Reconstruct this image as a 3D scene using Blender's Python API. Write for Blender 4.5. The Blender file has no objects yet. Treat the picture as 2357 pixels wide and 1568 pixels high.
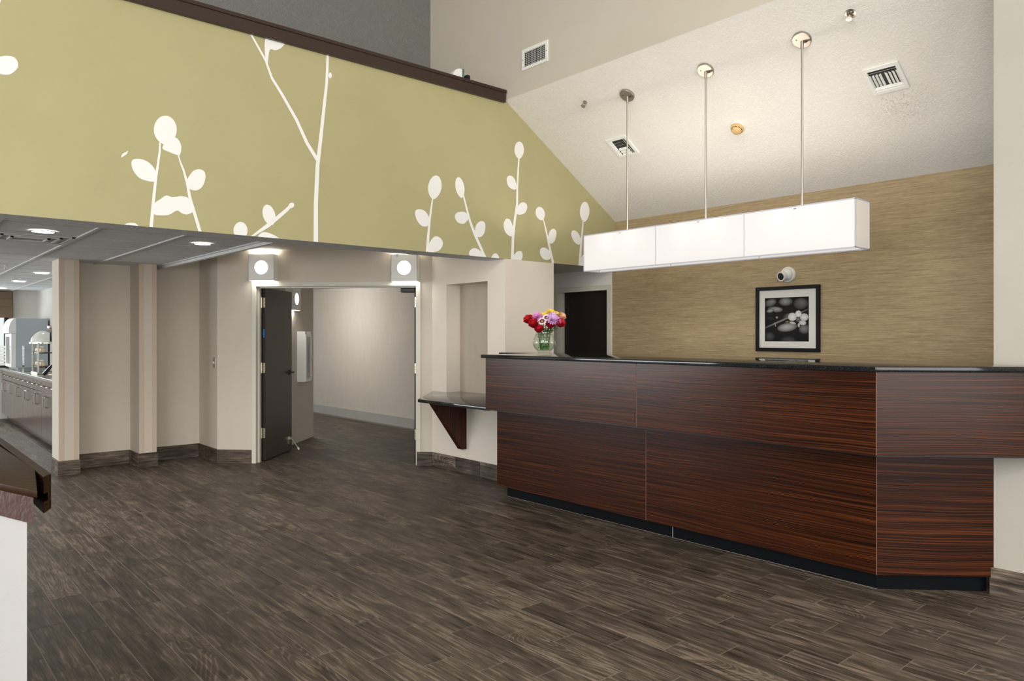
import bpy, bmesh, math, random
from mathutils import Vector, Matrix
random.seed(7)
SC = bpy.context.scene
COL = SC.collection
PI = math.pi

# ------------------------------------------------------------------ camera
H = 1.46                      # lens height
ANG = math.radians(40.995)    # heading: angle between the view and the desk direction
FPX, CX, HY = 1702.65, 1178.5, 773.4
cam_d = bpy.data.cameras.new('camera')
cam_d.sensor_width = 36.0
cam_d.lens = 36.0 * FPX / 2357.0
cam_d.shift_y = -(784.0 - HY) / 2357.0
cam_d.clip_start = 0.05
cam = bpy.data.objects.new('camera', cam_d)
cam.location = (0, 0, H)
cam.rotation_euler = (PI/2, 0, PI/2 - ANG)
COL.objects.link(cam)
SC.camera = cam

# ------------------------------------------------------------------ light and exposure
SC.view_settings.view_transform = 'Standard'
SC.view_settings.look = 'None'
SC.view_settings.gamma = 1.0
SC.view_settings.use_curve_mapping = False
SC.view_settings.exposure = 0.0
W = bpy.data.worlds.new('daylight'); SC.world = W
W.use_nodes = True
W.node_tree.nodes['Background'].inputs[0].default_value = (0.95, 0.98, 1.0, 1)
W.node_tree.nodes['Background'].inputs[1].default_value = 1.0

def area(name, loc, target, sx, sy, power, col=(1, 1, 1)):
    d = bpy.data.lights.new(name, 'AREA'); d.shape = 'RECTANGLE'
    d.size, d.size_y, d.energy, d.color = sx, sy, power, col
    o = bpy.data.objects.new(name, d); COL.objects.link(o)
    o.location = loc
    o.rotation_euler = (Vector(target) - Vector(loc)).to_track_quat('-Z', 'Y').to_euler()
    return o
DAY = (1.0, 0.985, 0.955)
# daylight at the entrance and breakfast room glazing, plus two added fills
area('entrance_daylight', (4.85, -0.1, 2.3), (0, 0.3, 2.2), 6.0, 3.8, 335, DAY)
area('rear_daylight', (0.8, -4.85, 2.6), (0.4, 0, 2.7), 6.4, 3.8, 330, DAY)  # unseen source added behind the camera to fill the room
area('clerestory_daylight', (0.2, -4.8, 5.0), (-2.5, 5, 3.6), 7.0, 1.0, 310, DAY)  # no window here; added to brighten the gable and sloping ceiling
area('breakfast_rear_daylight', (-11.5, -4.85, 1.35), (-11.5, 0, 1.3), 6.5, 1.5, 290, (0.97, 0.99, 1.0))
area('breakfast_end_daylight', (-15.6, 0.5, 1.45), (-10, 0.5, 1.0), 2.0, 0.9, 30, (0.93, 0.98, 1.0))

# ------------------------------------------------------------------ helpers
def lin(h):
    h = h.lstrip('#'); c = [int(h[i:i+2], 16)/255 for i in (0, 2, 4)]
    return tuple(x/12.92 if x <= 0.04045 else ((x+0.055)/1.055)**2.4 for x in c) + (1,)

class NT:
    def __init__(s, name):
        s.m = bpy.data.materials.new(name); s.m.use_nodes = True
        s.t = s.m.node_tree; s.n = s.t.nodes; s.b = s.n['Principled BSDF']; s.out = s.n['Material Output']
    def add(s, typ, **kw):
        n = s.n.new(typ)
        for k, v in kw.items():
            if k.startswith('i_'):
                key = k[2:]; n.inputs[int(key) if key.isdigit() else key.replace('_', ' ')].default_value = v
            else: setattr(n, k, v)
        return n
    def l(s, a, b): s.t.links.new(a, b)
    def vec(s, src, scale=(1, 1, 1), off=None):
        n = s.add('ShaderNodeVectorMath', operation='MULTIPLY'); n.inputs[1].default_value = scale; s.l(src, n.inputs[0])
        if off is None: return n.outputs[0]
        a = s.add('ShaderNodeVectorMath', operation='ADD'); s.l(n.outputs[0], a.inputs[0]); s.l(off, a.inputs[1]); return a.outputs[0]
    def noise(s, v, scale, detail=4, rough=0.5, dist=0.0):
        n = s.add('ShaderNodeTexNoise'); n.inputs['Scale'].default_value = scale; n.inputs['Detail'].default_value = detail
        n.inputs['Roughness'].default_value = rough; n.inputs['Distortion'].default_value = dist; s.l(v, n.inputs['Vector']); return n.outputs['Fac']
    def ramp(s, fac, stops):
        r = s.add('ShaderNodeValToRGB'); e = r.color_ramp.elements
        while len(e) > 1: e.remove(e[-1])
        e[0].position, e[0].color = stops[0]
        for p, c in stops[1:]:
            x = e.new(p); x.color = c
        s.l(fac, r.inputs[0]); return r.outputs[0]
    def mix(s, fac, a, b, typ='MIX'):
        n = s.add('ShaderNodeMix', data_type='RGBA', blend_type=typ)
        if isinstance(fac, float): n.inputs[0].default_value = fac
        else: s.l(fac, n.inputs[0])
        for v, k in ((a, 6), (b, 7)):
            if isinstance(v, tuple): n.inputs[k].default_value = v
            else: s.l(v, n.inputs[k])
        return n.outputs[2]
    def math(s, op, a, b=None):
        n = s.add('ShaderNodeMath', operation=op)
        for i, v in enumerate((a, b)):
            if v is None: continue
            if isinstance(v, (int, float)): n.inputs[i].default_value = v
            else: s.l(v, n.inputs[i])
        return n.outputs[0]
    def bump(s, h, strength, dist):
        b = s.add('ShaderNodeBump'); b.inputs['Strength'].default_value = strength; b.inputs['Distance'].default_value = dist
        s.l(h, b.inputs['Height']); s.l(b.outputs[0], s.b.inputs['Normal'])
    def pos(s): return s.add('ShaderNodeNewGeometry').outputs['Position']
    def obj(s): return s.add('ShaderNodeTexCoord').outputs['Object']

def plain(name, col, rough=0.5, metal=0.0, spec=0.5, bump=0.0, bscale=60, coat=0.0):
    n = NT(name); n.b.inputs['Base Color'].default_value = lin(col) if isinstance(col, str) else tuple(col) + (1,)
    n.b.inputs['Roughness'].default_value = rough; n.b.inputs['Metallic'].default_value = metal
    n.b.inputs['Specular IOR Level'].default_value = spec
    if coat: n.b.inputs['Coat Weight'].default_value = coat; n.b.inputs['Coat Roughness'].default_value = 0.08
    if bump: n.bump(n.noise(n.pos(), bscale, 4), bump, 0.004)
    return n.m

def wallpaint(name, c1, c2, fiber=False, rough=0.75):
    n = NT(name); p = n.pos()
    f = n.noise(n.vec(p, (1, 1, 0.25) if fiber else (1, 1, 1)), 9.0 if fiber else 2.0, 5, 0.6)
    n.l(n.ramp(f, [(0.3, lin(c1)), (0.7, lin(c2))]), n.b.inputs['Base Color'])
    n.b.inputs['Roughness'].default_value = rough; n.b.inputs['Specular IOR Level'].default_value = 0.3
    n.bump(n.noise(p, 140, 3), 0.12, 0.003)
    return n.m

def texture_ceiling(name, c, strength=0.5, stain=None):
    n = NT(name); p = n.pos()
    d = n.noise(p, 14, 3, 0.5, 1.5)
    h = n.noise(p, 26, 4, 0.6, 2.2)
    hh = n.ramp(h, [(0.42, (0, 0, 0, 1)), (0.6, (1, 1, 1, 1))])
    col = n.mix(n.math('MULTIPLY', d, 0.12), lin(c), lin('#b8b2a6'))
    if stain:      # soot blown out of the grille
        s = n.add('ShaderNodeVectorMath', operation='DISTANCE'); n.l(p, s.inputs[0]); s.inputs[1].default_value = stain
        a = n.math('MULTIPLY', n.ramp(s.outputs['Value'], [(0.05, (1, 1, 1, 1)), (0.30, (0, 0, 0, 1))]), n.ramp(n.noise(p, 48, 3, 0.7, 2.0), [(0.52, (0, 0, 0, 1)), (0.62, (1, 1, 1, 1))]))
        col = n.mix(n.math('MULTIPLY', a, 0.42), col, lin('#5f584d'))
    n.l(col, n.b.inputs['Base Color']); n.b.inputs['Roughness'].default_value = 0.9
    n.b.inputs['Specular IOR Level'].default_value = 0.2
    n.bump(hh, strength, 0.01)
    return n.m

def zebra(name):
    n = NT(name); o = n.obj()
    rnd = n.add('ShaderNodeObjectInfo').outputs['Random']
    off = n.add('ShaderNodeCombineXYZ'); n.l(n.math('MULTIPLY', rnd, 31.0), off.inputs[0]); n.l(n.math('MULTIPLY', rnd, 17.0), off.inputs[2])
    wob = n.noise(n.vec(o, (0.9, 0.9, 3.0), off.outputs[0]), 1.2, 3)
    w = n.add('ShaderNodeCombineXYZ'); n.l(n.math('MULTIPLY', wob, 0.05), w.inputs[2])
    va = n.add('ShaderNodeVectorMath', operation='ADD'); n.l(o, va.inputs[0]); n.l(w.outputs[0], va.inputs[1])
    s1 = n.noise(n.vec(va.outputs[0], (0.45, 0.45, 170.0), off.outputs[0]), 1.0, 3, 0.55)
    s2 = n.noise(n.vec(va.outputs[0], (1.6, 1.6, 460.0), off.outputs[0]), 1.0, 2, 0.5)
    f = n.math('ADD', n.math('MULTIPLY', s1, 0.62), n.math('MULTIPLY', s2, 0.38))
    c = n.ramp(f, [(0.38, (0.005, 0.0015, 0.0008, 1)), (0.46, (0.018, 0.0045, 0.0015, 1)), (0.54, (0.052, 0.0125, 0.0032, 1)), (0.64, (0.135, 0.037, 0.009, 1))])
    n.l(c, n.b.inputs['Base Color']); n.b.inputs['Roughness'].default_value = 0.24
    n.b.inputs['Specular IOR Level'].default_value = 0.26
    n.bump(f, 0.08, 0.002)
    return n.m

def plank_material(name, seed=0.0, light=1.0, local=False):
    n = NT(name); p = n.obj() if local else n.pos()
    r1 = n.add('ShaderNodeObjectInfo').outputs['Random']; r2 = n.add('ShaderNodeNewGeometry').outputs['Random Per Island']
    r = n.math('FRACT', n.math('ADD', n.math('ADD', r1, r2), seed))
    off = n.add('ShaderNodeCombineXYZ'); n.l(n.math('MULTIPLY', r, 61.0), off.inputs[0]); n.l(n.math('MULTIPLY', r, 143.0), off.inputs[1]); n.l(n.math('MULTIPLY', r, 29.0), off.inputs[2])
    f1 = n.noise(n.vec(p, (1.8, 30.0, 30.0), off.outputs[0]), 1.6, 9, 0.68, 0.5)
    f2 = n.noise(n.vec(p, (2.6, 9.0, 9.0), off.outputs[0]), 1.2, 5, 0.6, 0.6)
    f3 = n.noise(n.vec(p, (7.0, 170.0, 170.0), off.outputs[0]), 1.0, 4, 0.65)
    ring = n.noise(n.vec(p, (1.3, 4.2, 4.2), off.outputs[0]), 1.0, 1, 0.4, 0.6)
    rg = n.math('SINE', n.math('MULTIPLY', ring, 190.0))
    rg = n.math('MULTIPLY', n.math('GREATER_THAN', n.math('FRACT', n.math('MULTIPLY', r, 7.31)), 0.80), n.math('MAXIMUM', rg, 0.0))
    f = n.math('ADD', n.math('ADD', n.math('MULTIPLY', f1, 0.48), n.math('MULTIPLY', f2, 0.27)), n.math('MULTIPLY', f3, 0.25))
    f = n.math('ADD', n.math('ADD', f, n.math('MULTIPLY', rg, 0.06)), n.math('MULTIPLY', n.math('SUBTRACT', r, 0.5), 0.045))
    k = light
    c = n.ramp(f, [(0.395, (0.017*k, 0.0125*k, 0.0092*k, 1)), (0.46, (0.048*k, 0.0365*k, 0.0275*k, 1)), (0.53, (0.086*k, 0.066*k, 0.050*k, 1)), (0.605, (0.195*k, 0.153*k, 0.119*k, 1))])
    n.l(c, n.b.inputs['Base Color'])
    rr = n.ramp(f1, [(0.3, (0.44,)*3 + (1,)), (0.7, (0.58,)*3 + (1,))])
    n.l(rr, n.b.inputs['Roughness']); n.b.inputs['Specular IOR Level'].default_value = 0.32
    n.bump(f, 0.12, 0.003)
    return n.m

def emit(name, col, s):
    n = NT(name); n.b.inputs['Base Color'].default_value = col + (1,); n.b.inputs['Emission Color'].default_value = col + (1,)
    n.b.inputs['Emission Strength'].default_value = s; return n.m

def glass(name, col=(1, 1, 1), rough=0.0, ior=1.45):
    n = NT(name); n.b.inputs['Base Color'].default_value = col + (1,); n.b.inputs['Transmission Weight'].default_value = 1
    n.b.inputs['Roughness'].default_value = rough; n.b.inputs['IOR'].default_value = ior; return n.m

def shade_cloth(name, col, strength):
    n = NT(name)
    tr = n.add('ShaderNodeBsdfTranslucent'); tr.inputs[0].default_value = tuple(c*0.032 for c in col) + (1,)
    df = n.add('ShaderNodeBsdfDiffuse'); df.inputs[0].default_value = tuple(c*0.75 for c in col) + (1,)
    mx = n.add('ShaderNodeMixShader'); mx.inputs[0].default_value = 0.45
    em = n.add('ShaderNodeEmission'); em.inputs[0].default_value = col + (1,); em.inputs[1].default_value = strength
    ad = n.add('ShaderNodeAddShader')
    n.l(df.outputs[0], mx.inputs[1]); n.l(tr.outputs[0], mx.inputs[2]); n.l(mx.outputs[0], ad.inputs[0]); n.l(em.outputs[0], ad.inputs[1]); n.l(ad.outputs[0], n.out.inputs[0])
    return n.m

def thin_glass(name, tint=(0.97, 0.985, 0.97)):
    n = NT(name); n.n.remove(n.b)
    tr = n.add('ShaderNodeBsdfTransparent'); tr.inputs[0].default_value = tint + (1,)
    gs = n.add('ShaderNodeBsdfGlossy'); gs.inputs[0].default_value = (1, 1, 1, 1); gs.inputs['Roughness'].default_value = 0.02
    lw = n.add('ShaderNodeLayerWeight'); lw.inputs[0].default_value = 0.5; fc = n.math('ADD', n.math('MULTIPLY', n.math('POWER', lw.outputs['Facing'], 4.0), 0.55), 0.045)
    mx = n.add('ShaderNodeMixShader'); n.l(fc, mx.inputs[0]); n.l(tr.outputs[0], mx.inputs[1]); n.l(gs.outputs[0], mx.inputs[2]); n.l(mx.outputs[0], n.out.inputs[0])
    return n.m

M = {}
M['green'] = wallpaint('green_wall_paint', '#aca57b', '#b1aa80')
M['mural'] = plain('white_mural_vinyl', '#f0efec', 0.6)
M['beige'] = wallpaint('beige_wall_vinyl', '#cfc6b8', '#d2c9bb', True)
M['beige_plain'] = wallpaint('beige_wall_paint', '#b2ada3', '#b7b2a8')
M['niche'] = wallpaint('taupe_niche_paper', '#b3a898', '#b9ae9e', True)  # darker tone puts the shading of the recess into the colour
M['beige_gable'] = wallpaint('beige_gable_paint', '#cbc3b4', '#d0c8b9')
M['beige_light'] = wallpaint('light_beige_wall_paint', '#e0d7ca', '#e4dbce')
M['stairpaint'] = wallpaint('pale_grey_stair_paint', '#aeadab', '#b3b2b0')
M['hallpaper'] = wallpaint('pale_linen_wallpaper', '#d9d4cc', '#dfdad2', True)
M['offwhite'] = wallpaint('off_white_wall_paint', '#e2ded8', '#e7e3dd')
M['grey_wall'] = wallpaint('pale_grey_wall', '#c9c8c0', '#d0cfc7')
M['taupe'] = wallpaint('taupe_wall_paint', '#8f8577', '#968c7e')
M['trim'] = plain('cream_door_frame_enamel', '#d6d2c4', 0.38)
M['ceil'] = texture_ceiling('white_textured_ceiling', '#f7f4ed', 0.30, (-2.25, 5.79, 3.18))
M['soffit'] = texture_ceiling('rough_textured_soffit', '#f6fafd', 0.9)
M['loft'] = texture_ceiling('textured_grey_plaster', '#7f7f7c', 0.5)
M['tile_ceil'] = wallpaint('mineral_ceiling_tile', '#d6d9dc', '#dfe2e5', False, 0.95)
M['tbar'] = plain('white_ceiling_grid', '#cfd0d1', 0.5)
M['tbar_dark'] = plain('shadow_gap_of_grid', '#5b5a57', 0.8)
M['zebra'] = zebra('zebra_wood_laminate')
M['plank'] = plank_material('wood_look_plank_tile', 0.0, 1.15)
M['base_tile'] = plank_material('wood_look_base_tile', 0.37, 1.2, True)
M['base_grey'] = plain('pale_grey_base_tile', '#b9bdbb', 0.35)
M['grout'] = plain('grey_grout', '#8b8075', 0.9)
M['seam'] = plain('pale_panel_edge', '#8a6a55', 0.6)
M['kick'] = plain('black_vinyl_toe_kick', '#06090d', 0.6, spec=0.12)
M['beam'] = plain('dark_brown_gloss_wood', '#33231c', 0.30, bump=0.35, bscale=30)
M['beam2'] = plain('dark_brown_handrail_wood', '#2e1b0c', 0.42, spec=0.14, bump=0.25, bscale=40)
M['beam3'] = plain('worn_brown_paint_on_rail', '#4a3432', 0.3, bump=0.8, bscale=45)
M['door'] = plain('dark_espresso_door', '#4a403a', 0.36)
M['door_edge'] = plain('black_brown_door_edge', '#1d130e', 0.45)
M['nickel'] = plain('brushed_nickel', '#b5ada3', 0.35, 1.0)
M['steel'] = plain('satin_steel', '#b9b5ac', 0.3, 1.0)
M['brass'] = plain('tarnished_brass', '#cfc7b2', 0.3, 1.0)
M['black'] = plain('black_plastic', '#0b0b0c', 0.35)
M['frame_black'] = plain('satin_black_frame', '#0a0b0d', 0.5, spec=0.2)
M['white_p'] = plain('white_plastic', '#ecebe8', 0.35)
M['white_m'] = plain('white_painted_metal', '#f3f3ee', 0.5)
M['dark_hole'] = plain('dark_duct', '#141414', 0.9)
M['duct_grey'] = plain('dusty_duct', '#3b3b39', 0.9)
M['blue'] = plain('blue_sticker', '#1f77c0', 0.5)
M['amber'] = plain('yellowed_plastic', '#d9b67c', 0.4)
M['tan'] = plain('tan_corner_guard', '#cbb9a4', 0.45)
M['cream'] = plain('cream_corner_guard', '#d3c7b8', 0.45)
M['lamp'] = emit('lit_lamp_diffuser', (1.0, 0.96, 0.88), 14.0)
M['lamp_round'] = emit('lit_round_window', (1.0, 0.97, 0.92), 1.6)
M['led'] = emit('lit_downlight', (1.0, 0.97, 0.9), 14.0)
M['glass'] = glass('clear_glass', (0.97, 0.985, 0.97))
M['shade'] = shade_cloth('white_lamp_fabric', (1.0, 0.965, 0.94), 0.50)
M['shade_end'] = shade_cloth('cream_lamp_fabric', (1.0, 0.91, 0.79), 0.34)
M['shade_trim'] = plain('white_shade_piping', '#c4c4d0', 0.6)

n = NT('black_speckled_granite'); p_ = n.pos()
n.l(n.ramp(n.noise(p_, 320, 2), [(0.55, (0.006, 0.007, 0.008, 1)), (0.72, (0.05, 0.055, 0.06, 1))]), n.b.inputs['Base Color'])
n.b.inputs['Roughness'].default_value = 0.07; n.b.inputs['Specular IOR Level'].default_value = 0.5
M['granite'] = n.m

n = NT('brown_grasscloth_wallpaper'); p_ = n.pos()
a = n.noise(n.vec(p_, (4.0, 4.0, 150)), 1.0, 4, 0.6, 0.2); b_ = n.noise(n.vec(p_, (16, 16, 330)), 1.0, 3, 0.6)
f = n.math('ADD', n.math('MULTIPLY', a, 0.6), n.math('MULTIPLY', b_, 0.4))
n.l(n.ramp(f, [(0.34, lin('#8a785b')), (0.5, lin('#a99472')), (0.68, lin('#c2af8b'))]), n.b.inputs['Base Color'])
n.b.inputs['Roughness'].default_value = 0.6; n.b.inputs['Specular IOR Level'].default_value = 0.3; n.bump(f, 0.25, 0.003)
M['grass'] = n.m

n = NT('printed_photo_tones')
at = n.add('ShaderNodeAttribute'); at.attribute_name = 'tone'; n.l(at.outputs['Color'], n.b.inputs['Base Color']); n.b.inputs['Roughness'].default_value = 0.6; n.b.inputs['Specular IOR Level'].default_value = 0.15
M['print'] = n.m

class G:
    """collects geometry for one mesh"""
    def __init__(s): s.v = []; s.f = []; s.mi = []
    def add(s, vs, fs, mi=0):
        k = len(s.v); s.v += [tuple(v) for v in vs]; s.f += [tuple(i + k for i in f) for f in fs]; s.mi += [mi]*len(fs); return s
    def box(s, lo, hi, mi=0):
        x0, y0, z0 = lo; x1, y1, z1 = hi
        return s.add([(x0, y0, z0), (x1, y0, z0), (x1, y1, z0), (x0, y1, z0), (x0, y0, z1), (x1, y0, z1), (x1, y1, z1), (x0, y1, z1)],
                     [(0, 3, 2, 1), (4, 5, 6, 7), (0, 1, 5, 4), (1, 2, 6, 5), (2, 3, 7, 6), (3, 0, 4, 7)], mi)
    def cbox(s, lo, hi, c, mi=0):
        """box with chamfered edges"""
        bm = bmesh.new(); bmesh.ops.create_cube(bm, size=1)
        for v in bm.verts: v.co = Vector([lo[i] + (v.co[i]+0.5)*(hi[i]-lo[i]) for i in range(3)])
        bmesh.ops.bevel(bm, geom=list(bm.edges), offset=c, segments=2, affect='EDGES', profile=0.5)
        return s.bm(bm, mi)
    def bm(s, bm, mi=0):
        bm.verts.index_update()
        s.add([v.co[:] for v in bm.verts], [[v.index for v in f.verts] for f in bm.faces], mi); bm.free(); return s
    def prism(s, pts, z0, z1, mi=0):
        """vertical prism over a plan polygon"""
        n = len(pts); A = sum(pts[i][0]*pts[(i+1) % n][1] - pts[(i+1) % n][0]*pts[i][1] for i in range(n))
        if A < 0: pts = pts[::-1]
        return s.add([(x, y, z0) for x, y in pts] + [(x, y, z1) for x, y in pts],
                     [tuple(range(n))[::-1], tuple(range(n, 2*n))] + [(i, (i+1) % n, n+(i+1) % n, n+i) for i in range(n)], mi)
    def extr(s, pts, d, mi=0):
        """planar 3d polygon extruded along d"""
        n = len(pts); P = [Vector(p) for p in pts]; d = Vector(d)
        return s.add(P + [p + d for p in P], [tuple(range(n)), tuple(range(n, 2*n))[::-1]] + [(i, n+i, n+(i+1) % n, (i+1) % n) for i in range(n)], mi)
    def tube(s, pts, r, seg=10, mi=0, cap=True):
        P = [Vector(p) for p in pts]; n = len(P); R = r if isinstance(r, (list, tuple)) else [r]*n
        k = len(s.v); prev = None; vs = []
        for i, p in enumerate(P):
            t = (P[min(i+1, n-1)] - P[max(i-1, 0)]).normalized()
            if prev is None:
                a = Vector((0, 0, 1)) if abs(t.z) < 0.9 else Vector((1, 0, 0)); u = t.cross(a).normalized()
            else: u = (prev - t*prev.dot(t)).normalized()
            prev = u; w = t.cross(u)
            for j in range(seg): a = 2*PI*j/seg; vs.append(p + (u*math.cos(a) + w*math.sin(a))*R[i])
        fs = [(i*seg+j, i*seg+(j+1) % seg, (i+1)*seg+(j+1) % seg, (i+1)*seg+j) for i in range(n-1) for j in range(seg)]
        if cap: fs += [tuple(range(seg))[::-1], tuple(range((n-1)*seg, n*seg))]
        return s.add(vs, fs, mi)
    def lathe(s, prof, seg=32, mi=0, axis=None, org=(0, 0, 0)):
        """profile of (radius, height) turned about an axis"""
        ax = Vector(axis or (0, 0, 1)).normalized(); a = Vector((1, 0, 0)) if abs(ax.x) < 0.9 else Vector((0, 1, 0))
        u = ax.cross(a).normalized(); w = ax.cross(u); O = Vector(org); n = len(prof); vs = []
        for r, h in prof:
            for j in range(seg): t = 2*PI*j/seg; vs.append(O + ax*h + (u*math.cos(t) + w*math.sin(t))*max(r, 1e-5))
        fs = [(i*seg+j, i*seg+(j+1) % seg, (i+1)*seg+(j+1) % seg, (i+1)*seg+j) for i in range(n-1) for j in range(seg)]
        return s.add(vs, fs, mi)
    def build(s, name, mats, parent=None, world=True, smooth=False, loc=None, recalc=True):
        me = bpy.data.meshes.new(name)
        vs = s.v
        if parent is not None and world:
            mi = parent.matrix_basis.inverted(); pp = parent.parent
            if pp is not None: mi = mi @ pp.matrix_basis.inverted()
            vs = [mi @ Vector(v) for v in vs]
        if loc is not None: vs = [Vector(v) - Vector(loc) for v in vs]
        me.from_pydata([tuple(v) for v in vs], [], s.f)
        if not isinstance(mats, (list, tuple)): mats = [mats]
        for m in mats: me.materials.append(M[m] if isinstance(m, str) else m)
        for p, i in zip(me.polygons, s.mi): p.material_index = i; p.use_smooth = smooth
        if recalc:
            bm = bmesh.new(); bm.from_mesh(me); bmesh.ops.recalc_face_normals(bm, faces=bm.faces); bm.to_mesh(me); bm.free()
        if smooth and hasattr(me, 'set_sharp_from_angle'): me.set_sharp_from_angle(angle=math.radians(40))
        me.update()
        o = bpy.data.objects.new(name, me); COL.objects.link(o)
        if parent is not None: o.parent = parent
        if loc is not None: o.location = loc
        return o

def tag(o, label, cat, group=None, kind=None):
    o['label'] = label; o['category'] = cat
    if group: o['group'] = group
    if kind: o['kind'] = kind
    return o
def struct(o, label=None):
    o['kind'] = 'structure'
    if label: o['label'] = label; o['category'] = {'wal': 'wall', 'flo': 'floor', 'cei': 'ceiling', 'doo': 'door', 'win': 'window', 'bas': 'baseboard', 'tri': 'trim'}[o.name[:3]]
    return o
def empty(name, loc, rotz=0.0):
    o = bpy.data.objects.new(name, None); COL.objects.link(o); o.empty_display_size = 0.1
    o.location = loc; o.rotation_euler = (0, 0, rotz)
    o.matrix_basis = Matrix.Translation(loc) @ Matrix.Rotation(rotz, 4, 'Z')
    return o
def copy_tree(o, parent=None):
    c = o.copy(); COL.objects.link(c); c.parent = parent
    for ch in o.children: copy_tree(ch, c)
    return c
def lampkey(name, loc, power, col, r=0.04, typ='POINT', parent=None):
    d = bpy.data.lights.new(name, typ); d.energy = power; d.color = col; d.shadow_soft_size = r
    o = bpy.data.objects.new(name, d); COL.objects.link(o); o.location = loc
    return o

# measured positions on the photograph, turned into points on the walls they belong to
RV = Vector((math.sin(ANG), math.cos(ANG), 0)); FV = Vector((-math.cos(ANG), math.sin(ANG), 0)); CV = Vector((0, 0, H))
def ray(x, y): return RV*((x-CX)/FPX) + FV + Vector((0, 0, (HY-y)/FPX))
def on_x(x, y, X): d = ray(x, y); return CV + d*(X/d.x)
def on_y(x, y, Y): d = ray(x, y); return CV + d*(Y/d.y)
def on_z(x, y, Z): d = ray(x, y); return CV + d*((Z-H)/d.z)
def project(p):
    q = Vector(p) - CV; z = q.dot(FV); return (CX + FPX*q.dot(RV)/z, HY - FPX*q.z/z, z)

# main planes
XG = -5.61          # green wall
YW = 4.785          # wall plane of desk wall, gable and right wall
YB = 6.444          # back wall
ZG = 2.228          # underside of green wall
ZT = 3.81           # head of the opening over the desk
ZBK = 2.763         # top of back wall
SL = (ZT-ZBK)/(YB-YW)
ZC = 2.26           # suspended ceiling
ZR = 2.437          # raised ceiling at the doors
XN = -9.285         # nook wall
TOP = 5.7

# ------------------------------------------------------------------ floor
fl = G().box((-16, -5, -0.12), (5, 6.6, -0.0014)).build('floor', 'grout'); struct(fl, 'dark wood-look plank tile floor')
PL, PWD, SH = 0.62, 0.156, 0.2015
def plank_rows():
    for k in range(-58, 17):
        y0 = 4.03 + k*PWD
        ph = (-1.763 + k*SH) % PL
        i0 = math.floor((-15.9 - ph)/PL)
        for i in range(i0, i0 + 35):
            x0 = ph + i*PL
            if x0 + PL > 5 or x0 < -16 or y0 < -4.95 or y0 + PWD > 6.5: continue
            yield x0, y0
def tile_geo(g, x0, y0, z=0.0):
    j = 0.0018; c = 0.0010; X0, X1, Y0, Y1 = x0+j, x0+PL-j, y0+j, y0+PWD-j
    g.add([(X0, Y0, z-0.006), (X1, Y0, z-0.006), (X1, Y1, z-0.006), (X0, Y1, z-0.006),
           (X0, Y0, z-c), (X1, Y0, z-c), (X1, Y1, z-c), (X0, Y1, z-c),
           (X0+c, Y0+c, z), (X1-c, Y0+c, z), (X1-c, Y1-c, z), (X0+c, Y1-c, z)],
          [(0, 1, 5, 4), (1, 2, 6, 5), (2, 3, 7, 6), (3, 0, 4, 7), (4, 5, 9, 8), (5, 6, 10, 9), (6, 7, 11, 10), (7, 4, 8, 11), (8, 9, 10, 11)])
cand = []
for x0, y0 in plank_rows():
    cxm, cym = x0+PL/2, y0+PWD/2
    px, py, d = project((cxm, cym, 0))
    vis = d > 0.5 and -60 < px < 2420 and py < 1640
    if cym > 4.38 and cxm > -5.2 and (cym - 4.39) > (cxm + 1.84): vis = False
    if cym > 4.76 and cxm > -6.87: vis = False
    if cxm < -9.3 and cym > 1.6 and cym < 3.0: vis = False
    if px < 62 and py > 1200: vis = False
    cand.append((1/d**3 if vis else 0, x0, y0))
cand.sort(reverse=True)
proto = None; field = G()
for i, (s_, x0, y0) in enumerate(cand):
    if i < 300 and s_ > 0:
        if proto is None:
            g = G(); tile_geo(g, 0, 0); proto = g.build('plank_tile', 'plank', fl, world=False); o = proto
        else:
            o = proto.copy(); COL.objects.link(o); o.parent = fl
        o.location = (x0, y0, 0)
    else: tile_geo(field, x0, y0)
fo = field.build('plank_tile_field', 'plank', fl, world=False, recalc=False); fo['kind'] = 'stuff'

# ------------------------------------------------------------------ walls and ceilings
g = G()
prof = [(-5, ZG), (-5, 3.86), (YW, 3.86), (YW, ZT), (YB, ZBK), (YB, ZG)]
g.extr([(XG, y, z) for y, z in prof], (-0.28, 0, 0))
wl = g.build('wall_left', ['green', 'soffit'])
for p in wl.data.polygons:
    if p.normal.z < -0.9: p.material_index = 1
struct(wl, 'olive green upper wall with white plant mural')

gb = G().box((-7.05, YW, ZT), (5, YW+0.14, TOP)).build('wall_gable', 'beige_gable'); struct(gb, 'beige upper gable wall with air grille')
G_ = G().box((-1.366, YW, 0), (5, YW+0.16, ZT)); wr = G_.build('wall_right', 'beige_plain'); struct(wr, 'pale beige wall at the end of the desk')
NX0, NX1, NZ0, NZ1, NY = -6.603, -5.887, 0.842, 2.022, 4.975
g = G(); YP = 5.46
g.box((-6.90, YW, 0), (XG, YP, NZ0-0.03)); g.box((-6.90, YW, NZ1), (XG, YP, ZG)); g.box((-6.90, YW, NZ0-0.03), (NX0, YP, NZ1)); g.box((NX1, YW, NZ0-0.03), (XG, YP, NZ1)); g.box((NX0, NY, NZ0-0.03), (NX1, YP, NZ1)); g.box((-6.90, YW, ZG), (XG-0.28, YP, ZR))
wd = g.build('wall_desk', 'beige_light'); G().box((NX0+0.0005, NY-0.004, NZ0), (NX1-0.0005, NY, NZ1)).build('niche_back_panel', 'niche', wd, world=False); struct(wd, 'beige wall block with recessed niche beside the desk')  # thin back panel added to carry the niche's painted shade
gz = [(YW, ZT), (YB, ZBK), (YB+0.14, ZBK-0.14*SL), (YB+0.14, ZBK+0.1), (YW+0.14, ZT)]
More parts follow.
